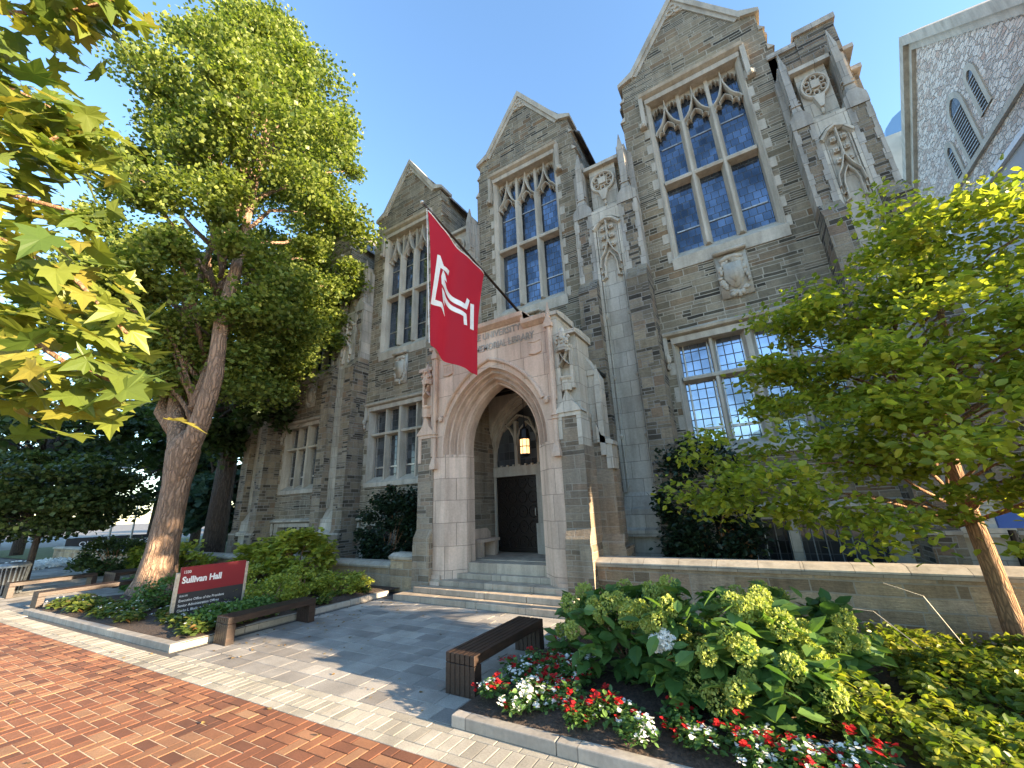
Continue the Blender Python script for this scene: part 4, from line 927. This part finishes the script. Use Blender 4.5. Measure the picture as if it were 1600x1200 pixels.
mb.tube([(-.95,.1,7.0),(-1.3,-.2,8.4),(-1.4,-.4,10)],[.14,.1,.05],8)
cl=[]
for z,r in ((7.2,3.6),(8.6,4.9),(10,5.8),(11.8,6.3),(13.6,6.5),(15.4,6.3),(17.2,5.8),(19,5.1),(20.8,4.3),(22.4,3.3),(24,2.2),(25.4,1.2)):
    k=int(8+r*4.2)
    for i in range(k):
        a=random.uniform(0,2*PI); rr=r*random.uniform(.35,1.05)**.55*(1+.13*math.sin(3*a+z*.9)+.10*math.sin(5*a-z*1.7)); cl.append((-1.6+rr*math.cos(a)*(.84 if math.cos(a)<0 or z>12.5 else .56)-(.05*(z-8)),1.0+rr*math.sin(a)*.75,z+random.uniform(-.8,.8)))
cl=np.array(cl); tips=cl[rng.choice(len(cl),60,replace=False)]
for tp in tips: limbs(mb,(-.5,.3,max(5,tp[2]*.72)),[tuple(tp)],.07,5)
part('trunk',mb,'bark',t,smooth=True)
leaves('crown','lf_ginkgo',crown_pts(cl,220000,(.88,.88,.7),.75),.135,'quad',t,.25)
# second dark trunk tree behind the ginkgo
def tree(name,label,x,y,h,cw,ch,nl,ls,mat,bk='bark_dark',cat='tree',group=None,shape='quad',r=.25,ncl=60,low=None,trunkpts=None,ccz=None,rf=.8):
    t=thing(name,label,cat,(x,y,0),0,group); mb=MB(); cz=ccz if ccz else h-ch; cl=clumps((0,0,cz),(cw,cw*rf,ch),ncl,.3)
    mb.tube([(0,0,-.1),(.05,0,cz*.4),(-.05,.05,cz*.8),(0,0,cz+ch*.5)],[r*1.2,r,r*.8,r*.2],10)
    limbs(mb,(0,0,cz*.7),[tuple(p) for p in cl[:24]],r*.35,5)
    part('trunk',mb,bk,t,smooth=True); leaves('crown',mat,crown_pts(cl,nl,(cw*.22,cw*.22,ch*.2),.7),ls,shape,t,.25); return t
tree('shade_tree','dark trunked tree standing between the ginkgo and the left end of the hall',-22.5,9.8,17,4.6,6.5,26000,.24,'lf_far',r=.42,ncl=70)
tree('small_tree','low broad dark tree with thin trunk at the left edge, behind the benches',-24.0,4.4,4.6,3.5,1.75,26000,.15,'lf_far',r=.10,ncl=60,ccz=3.0,rf=.75)
far=[(-40,16,16,7,7),(-48,8,15,8,6),(-36,24,18,7,8),(-55,18,19,9,8),(-75,-2,10,8,4),(-34,14.5,9,4,4),(-44,26,18,8,8),(-70,10,18,10,8),(-30,18.5,13,4.5,6)]
ds=['broad dark tree far behind the plaza sign','spreading tree at the far left beyond the plaza','tall tree behind the left end of the hall','large distant tree beyond the small dark tree','low distant tree at the far left edge','small blue green conifer right of the disc lamp','tall distant tree seen beside the ginkgo trunk','farthest tree glowing at the left edge of the sky','green tree just beyond the left corner of the hall']
for (x,y,h,cw,ch),l in zip(far,ds): tree('distant_tree',l,x,y,h,cw,ch,9000,.42,'lf_far2' if 'conifer' in l else 'lf_far',r=.3,ncl=50,group='trees beyond the plaza')
# slim tree at the right
TX,TY=2.31,7.85
t=thing('slim_tree','slim leafy tree with smooth brown trunk in front of the low wall on the right','tree',(TX,TY,0))
mb=MB(); mb.tube([(0,0,-.1),(-.02,0,.5),(-.03,0,1.2),(-.05,.05,2.0),(-.03,0,2.9),(.33,.05,3.7),(.4,.0,4.6),(.3,0,6.0)],[.14,.11,.10,.09,.07,.05,.035,.015],12)
layers=[(1.75,2.3,20),(2.25,3.1,50),(2.8,3.1,60),(3.4,2.7,56),(4.0,2.4,46),(4.6,2.0,34),(5.2,1.4,16),(5.7,.8,7)]
cl=[]
for z,r,k in layers:
    for i in range(k):
        a=random.uniform(0,2*PI); rr=r*math.sqrt(random.uniform(.05,1)); cl.append((-.22+.14*(z-1.6)+rr*math.cos(a),(rr*math.sin(a)*.56-1.0 if z>2.6 else rr*math.sin(a)*.40-1.6),z+random.uniform(-.3,.3)-.08*rr))
cl=np.array([c for c in cl if not (c[1]>-.95 and c[2]<3.1)])

for tp in cl[rng.choice(len(cl),60,replace=False)]: limbs(mb,(-.2,0,max(1.5,tp[2]*.8)),[tuple(tp)],.016,5,.2,5,.005)
part('trunk',mb,'bark_small',t,smooth=True)
leaves('crown','lf_tree',crown_pts(cl,34000,(.36,.36,.30),.55),.09,'fold',t,.35)
# out-of-frame trees, added to shade the ginkgo and sign and dapple the ground
for i,(x,y,h,cw,ch) in enumerate(((24,7.4,20.5,4.6,5.2),(21,1.0,6.0,1.0,1.2),(12,5.9,6.3,1.4,1.0))):
    tree('added_shading_tree','leafy tree added out of view to the right of the hall to cast shade',x,y,h,cw,ch,22000 if i==0 else 7000,.36 if i==0 else .2,'lf_tree','bark_small',group='unseen trees added for their shade',r=.16,ncl=40)
# foreground maple
MT=thing('maple_tree','maple tree whose large yellow green lobed leaves hang into the upper left corner','tree',(-5.4,-2.2,0))
mb=MB(); mb.tube([(0,0,-.1),(.05,.0,1.4),(.2,.1,3.0),(.4,.3,5.0),(.5,.3,7)],[.24,.18,.15,.11,.05],12)
BR=[[(-3.34, -0.1, 3.53), (-2.83, 0.17, 3.29), (-2.47, 0.35, 3.05), (-2.19, 0.49, 2.77)], [(-3.06, -0.02, 3.1), (-2.64, 0.2, 2.85), (-2.28, 0.37, 2.61), (-2.12, 0.5, 2.53)], [(-3.27, 0.03, 2.96), (-2.82, 0.28, 2.67), (-2.64, 0.42, 2.55)], [(-3.66, -0.5, 5.14), (-3.1, -0.13, 4.72), (-2.68, 0.05, 4.58), (-2.43, 0.17, 4.63)], [(-3.75, -0.4, 4.72), (-3.23, -0.09, 4.38), (-2.83, 0.13, 4.1), (-2.77, 0.21, 3.96)], [(-3.39, -0.13, 3.86), (-2.99, 0.08, 3.61), (-2.57, 0.28, 3.43)], [(-3.34, -0.37, 5.34), (-2.87, -0.09, 4.98), (-2.37, 0.2, 4.68)], [(-3.61, -0.29, 4.3), (-3.16, -0.05, 4.05), (-2.78, 0.13, 3.82), (-2.69, 0.17, 3.86)]]
lp=[]
for br in BR:
    P=[Vector(p)-Vector((-5.4,-2.2,0)) for p in br]; st=Vector((.25,.15,P[0].z-.5)); pts=[st,st.lerp(P[0],.5)+Vector((0,0,.12))]+P
    mb.tube(pts,[.05,.03]+[.016-.012*i/len(P) for i in range(len(P))],6)
    for a_,b_ in zip(P[:-1],P[1:]):
        for q in range(30): lp.append(a_.lerp(b_,random.random())+Vector((random.gauss(0,.10),random.gauss(0,.10),random.gauss(-.03,.09))))
part('trunk',mb,'bark_small',MT,smooth=True)
half=[(0,0),(.07,-.03),(.20,-.10),(.36,-.10),(.27,.02),(.42,.10),(.60,.20),(.42,.27),(.40,.36),(.25,.30),(.30,.46),(.33,.60),(.20,.56),(.14,.66),(.09,.80),(0,1.0)]
out=half+[(-x,y) for x,y in half[::-1][1:-1]]
def maple_leaves(P,size):
    V=[];F=[];o=0
    for p in P:
        s=size*random.uniform(.6,1.25); nrm=Vector((random.gauss(.25,.5),random.gauss(-.1,.45),random.gauss(.9,.3))).normalized(); d=Vector((random.gauss(.5,.8),random.gauss(.3,.8),random.gauss(-.5,.3)))
        d=(d-nrm*d.dot(nrm)).normalized(); sd=d.cross(nrm); cup=random.uniform(.05,.35); dr=random.uniform(.0,.35)
        c=len(V); V.append(tuple(p+d*s*.3+nrm*s*.02))
        for x,y in out: V.append(tuple(p+sd*x*s+d*y*s+nrm*s*(abs(x)*cup-dr*y*y+random.uniform(-.015,.015))))
        n=len(out)
        for i in range(n): F.append((c,c+1+i,c+1+(i+1)%n))
    return V,F
V,F=maple_leaves(lp,.145); npmesh('crown',V,F,'lf_maple',MT)
upper=[]      # the rest of its crown, above and behind the camera
for c in clumps((-.6,-.6,6.6),(2.4,2.2,1.9),40,.3): upper+= [Vector(c)+Vector((random.gauss(0,.35),random.gauss(0,.35),random.gauss(0,.3))) for _ in range(26)]
upper=[p for p in upper if p.x<1.1 and p.y<1.0]
V,F=maple_leaves(upper,.15); npmesh('upper_crown',V,F,'lf_maple',MT)
# ------------------------------------------------------------------ shrubs
def shrub(name,label,x,y,z,rx,ry,rz,n,ls,mat,shape='fold',up=.4,k=40,s=.2,cat='shrub',group=None,droop=0):
    t=thing(name,label,cat,(x,y,z),0,group); cl=clumps((0,0,rz*.85),(rx,ry,rz),k,.55); cl=cl[cl[:,2]>0.02]
    P=crown_pts(cl,n,(rx*s+.04,ry*s+.04,rz*s+.04),.8); P=P[P[:,2]>.0]
    leaves('foliage',mat,P,ls,shape,t,up,droop); mb=MB(); limbs(mb,(0,0,0),[tuple(c) for c in cl[:14]],.02,4,.2,5,.004); part('stems',mb,'bark_small' if cat!='hydrangea' else 'bark_small',t); return t
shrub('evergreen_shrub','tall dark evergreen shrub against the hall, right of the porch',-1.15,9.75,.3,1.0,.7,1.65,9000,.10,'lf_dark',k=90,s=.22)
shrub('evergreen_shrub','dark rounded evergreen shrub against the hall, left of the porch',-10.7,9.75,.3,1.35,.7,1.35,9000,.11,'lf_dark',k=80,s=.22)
shrub('rhododendron_bush','bright yellow green rhododendron bush rising behind the sign, nearest the porch',-11.6,7.2,.15,1.0,.75,.75,3000,.18,'lf_bush','fold',.9,40,.25)
shrub('rhododendron_bush','bright rhododendron bush just behind the sign, between trunk and larger bush',-13.6,7.3,.15,1.1,.65,.6,2600,.18,'lf_bush','fold',.9,40,.25)
for i,(x,y,rx,ry,rz,l) in enumerate(((-10.2,6.6,.9,.7,.32,'low leafy perennial clump right of the bright rhododendron'),(-9.3,7.0,.6,.6,.25,'small leafy perennial clump nearest the steps'),(-9.9,5.7,.8,.6,.28,'leafy perennial clump behind the timber bench'),(-11.6,5.9,.8,.6,.35,'tall feathery perennial right behind the sign'),(-12.6,4.9,.7,.8,.3,'dark leafy clump between sign and ginkgo trunk'),(-9.2,4.6,.5,.7,.15,'low green clump between the sign and the bench'))):
    shrub('perennial_clump',l,x,y,.12,rx,ry,rz,2600,.075,'lf_bush' if i not in (4,5) else 'lf_hyd','fold',.5,40,.3,'plant','perennials in the left bed')
for l,x,y,rx,ry,rz,m_ in (('dark round shrub beyond the square bench',-23.4,6.6,1.7,1.2,.75,'lf_far'),('sunlit yellow green hedge shrub left of the ginkgo trunk',-19.0,7.3,1.7,.8,.6,'lf_bush'),('mottled shrub between the dark shrub and the sunlit hedge',-21.4,7.4,1.5,.8,.65,'lf_ground'),('low dark shrub at the foot of the ginkgo trunk, bench side',-17.0,6.0,1.1,.7,.25,'lf_hyd')):
    shrub('background_shrub',l,x,y,.0,rx,ry,rz,4500,.12,m_,'quad',.4,50,.25)
# left bed edging plants: one clump built per variant, then copied
def clump_plant(name,label,cat,r,h,nl,ls,mat,fl=None,nf=0,fs=.03,group=None):
    t=thing(name,label,cat,(0,0,0),0,group); P=unit(rng.normal(size=(nl,3)))*np.array([r,r,h])*rng.uniform(.55,1,(nl,1)); P[:,2]=np.abs(P[:,2])+.02
    leaves('foliage',mat,P,ls,'fold',t,.8)
    if fl:
        C=unit(rng.normal(size=(nf,3)))*np.array([r,r,h])*1.02; C[:,2]=np.abs(C[:,2])+.035; Q=np.repeat(C,5,0)+rng.normal(0,fs*.25,(nf*5,3)); leaves('blossom',fl,Q,fs,'fan',t,1.2)
    return t
protoE=[clump_plant('bedding_plant','low bedding plant with crinkled green and bronze leaves edging the left bed','plant',.20,.15,110,.085,'lf_edge','fl_white' if k==1 else None,5,.03,'bedding plants along the left kerb') for k in range(3)]
used=set()
def place(pr,x,y,z=.14,s=None,label=None):
    if pr.name not in used: used.add(pr.name); o=pr
    else: o=copy_tree(pr)
    o.location=(x,y,z); o.rotation_euler=(0,0,random.uniform(0,2*PI)); s=s or random.uniform(.75,1.25); o.scale=(s,s,s*random.uniform(.8,1.1))
    if label: o['label']=label
    return o
for i in range(64):
    x=-15.1+6.5*random.random(); y=3.0+.052*(x+15.3)+.35+random.random()*.55*(1 if random.random()<.8 else 1.8); place(random.choice(protoE),x,y)
for i in range(20): place(random.choice(protoE),random.uniform(-9.0,-8.65),random.uniform(3.7,7.6),s=random.uniform(.6,.9))
# impatiens
GI='impatiens along the right kerb'
protoR=[clump_plant('impatiens_plant','small red flowered impatiens plant in the right bed','flower',.16,.14,120,.05,'lf_hyd','fl_red',6,.034,GI) for k in range(2)]
protoW=[clump_plant('impatiens_plant','small white flowered impatiens plant in the right bed','flower',.16,.14,120,.05,'lf_hyd','fl_white',8,.034,GI) for k in range(2)]
def k3(x): return 3.58+.03*(x+3)
n=0
while n<80:
    if random.random()<.55: x=random.uniform(-2.85,-2.0); y=random.uniform(k3(x)+.25,5.6-(x+2.85)*.9)
    else: x=random.uniform(-2.4,.35); y=k3(x)+random.uniform(.22,.62)
    place(random.choice(protoR+protoW),x,y); n+=1
# hydrangeas
def hyd(label,x,y,rx,ry,h,nl,nf,seed):
    t=thing('hydrangea_bush',label,'shrub',(x,y,.12)); k=46; cl=clumps((0,0,h*.45),(rx,ry,h*.5),k,.6)
    P=crown_pts(cl,nl,(rx*.22,ry*.22,h*.16),.8); P=P[P[:,2]>.03]; leaves('foliage','lf_hyd',P,.19,'fold',t,.7,.25)
    mb=MB(); limbs(mb,(0,0,0),[tuple(c) for c in cl[:16]],.012,4,.2,5,.004); part('stems',mb,'bark_small',t)
    a=rng.uniform(0,2*PI,nf); e=rng.uniform(-.35,1.05,nf)
    for i in range(nf):
        c=np.array([rx*.98*math.cos(a[i])*math.cos(e[i]),ry*.98*math.sin(a[i])*math.cos(e[i]),h*.47+h*.52*math.sin(e[i])+.02]); r=random.uniform(.06,.115)
        m_=360; d=unit(rng.normal(size=(m_,3))); Q=c+d*np.array([r,r,r*1.05])*rng.uniform(.8,1.03,(m_,1)); leaves('flower_head','fl_lime',Q,.024,'fan',t,0,outdir=d,outw=1.0)
    return t
hyd('left hydrangea bush with lime flower heads, beside the slatted bench',-1.75,5.35,.85,.8,.85,800,26,1)
H2=hyd('middle hydrangea bush with lime flower heads and two white blooms, largest of the four',-.75,5.0,.9,.75,1.0,950,36,2)
hyd('right hydrangea bush with lime flower heads leaning toward the groundcover',-.1,5.75,.7,.65,.85,700,20,3)
hyd('front hydrangea bush with drooping lime flower heads above the red impatiens',-.35,4.55,.55,.35,.62,420,12,4)
for (dx,dy,dz,r) in ((-.30,-.62,.62,.065),(-.38,-.62,.58,.05)):
    d=unit(rng.normal(size=(300,3))); Q=np.array([dx,dy,dz])+d*r; leaves('flower_head','fl_white',Q,.03,'fan',H2,0,outdir=d,outw=1.0)
# groundcover
def gc(n):
    P=[]
    while len(P)<n:
        x=random.uniform(-.1,7.5); y=random.uniform(3.7,7.45)
        if y<k3(x)+.24+(.45 if x<.6 else 0): continue
        if x<.8 and y>5.0: continue
        hz=.24+.13*math.sin(x*2.3+1)*math.sin(y*2.9)+.09*math.sin(x*6.1)*math.cos(y*5.3)
        P.append((x,y,.12+hz*math.sqrt(random.random())))
    return P
leaves('groundcover','lf_ground',gc(34000),.075,'fold',None,.6)
tag(COL.objects[-1] if False else [o for o in COL.objects if o.name.startswith('groundcover')][0],'dense yellow green shrubby groundcover filling the right bed','groundcover',kind='stuff')
t=thing('dry_stalks','thin pale dry grass stalks arching over the groundcover','plant',(1.1,6.3,.1))
for P in (((0,0,.3),(-.3,.1,.6),(-.65,.1,.62)),((.4,.3,.3),(.2,.3,.75),(-.1,.4,.85)),((1.0,.4,.3),(1.05,.4,.6),(1.0,.4,.75)),((1.3,.4,.3),(1.3,.4,.7),(1.45,.4,.85))):
    mb=MB(); mb.tube(P,.006,4); part('stalk',mb,'border',t)
P=[(random.uniform(-33.5,-30),random.uniform(5.2,7.2),random.uniform(.05,.3)) for _ in range(1500)]
o=leaves('white_flower_bed','fl_white',P,.12,'fan',None,.8); tag(o,'strip of white flowers across the plaza at the left edge','flower bed',kind='stuff')
g=MB(); g.add([(-60,6.4,.0),(-21.5,8.2,.0),(-21.5,30,.0),(-60,30,.0)],[(0,1,2,3)]); struct('lawn',g,'grass')

P=[]
for _ in range(70): P.append((random.uniform(-8.35,-7.4)+random.random()**2*.8,random.uniform(3.6,7.2),.012))
for _ in range(80): P.append((random.uniform(-12,-3.2),random.uniform(1.2,7.2),.012))
o=leaves('fallen_leaves','lf_fallen',P,.055,'fold',None,3.0); tag(o,'small dry leaves scattered on the paving and gathered along the left kerb','leaf litter',kind='stuff')
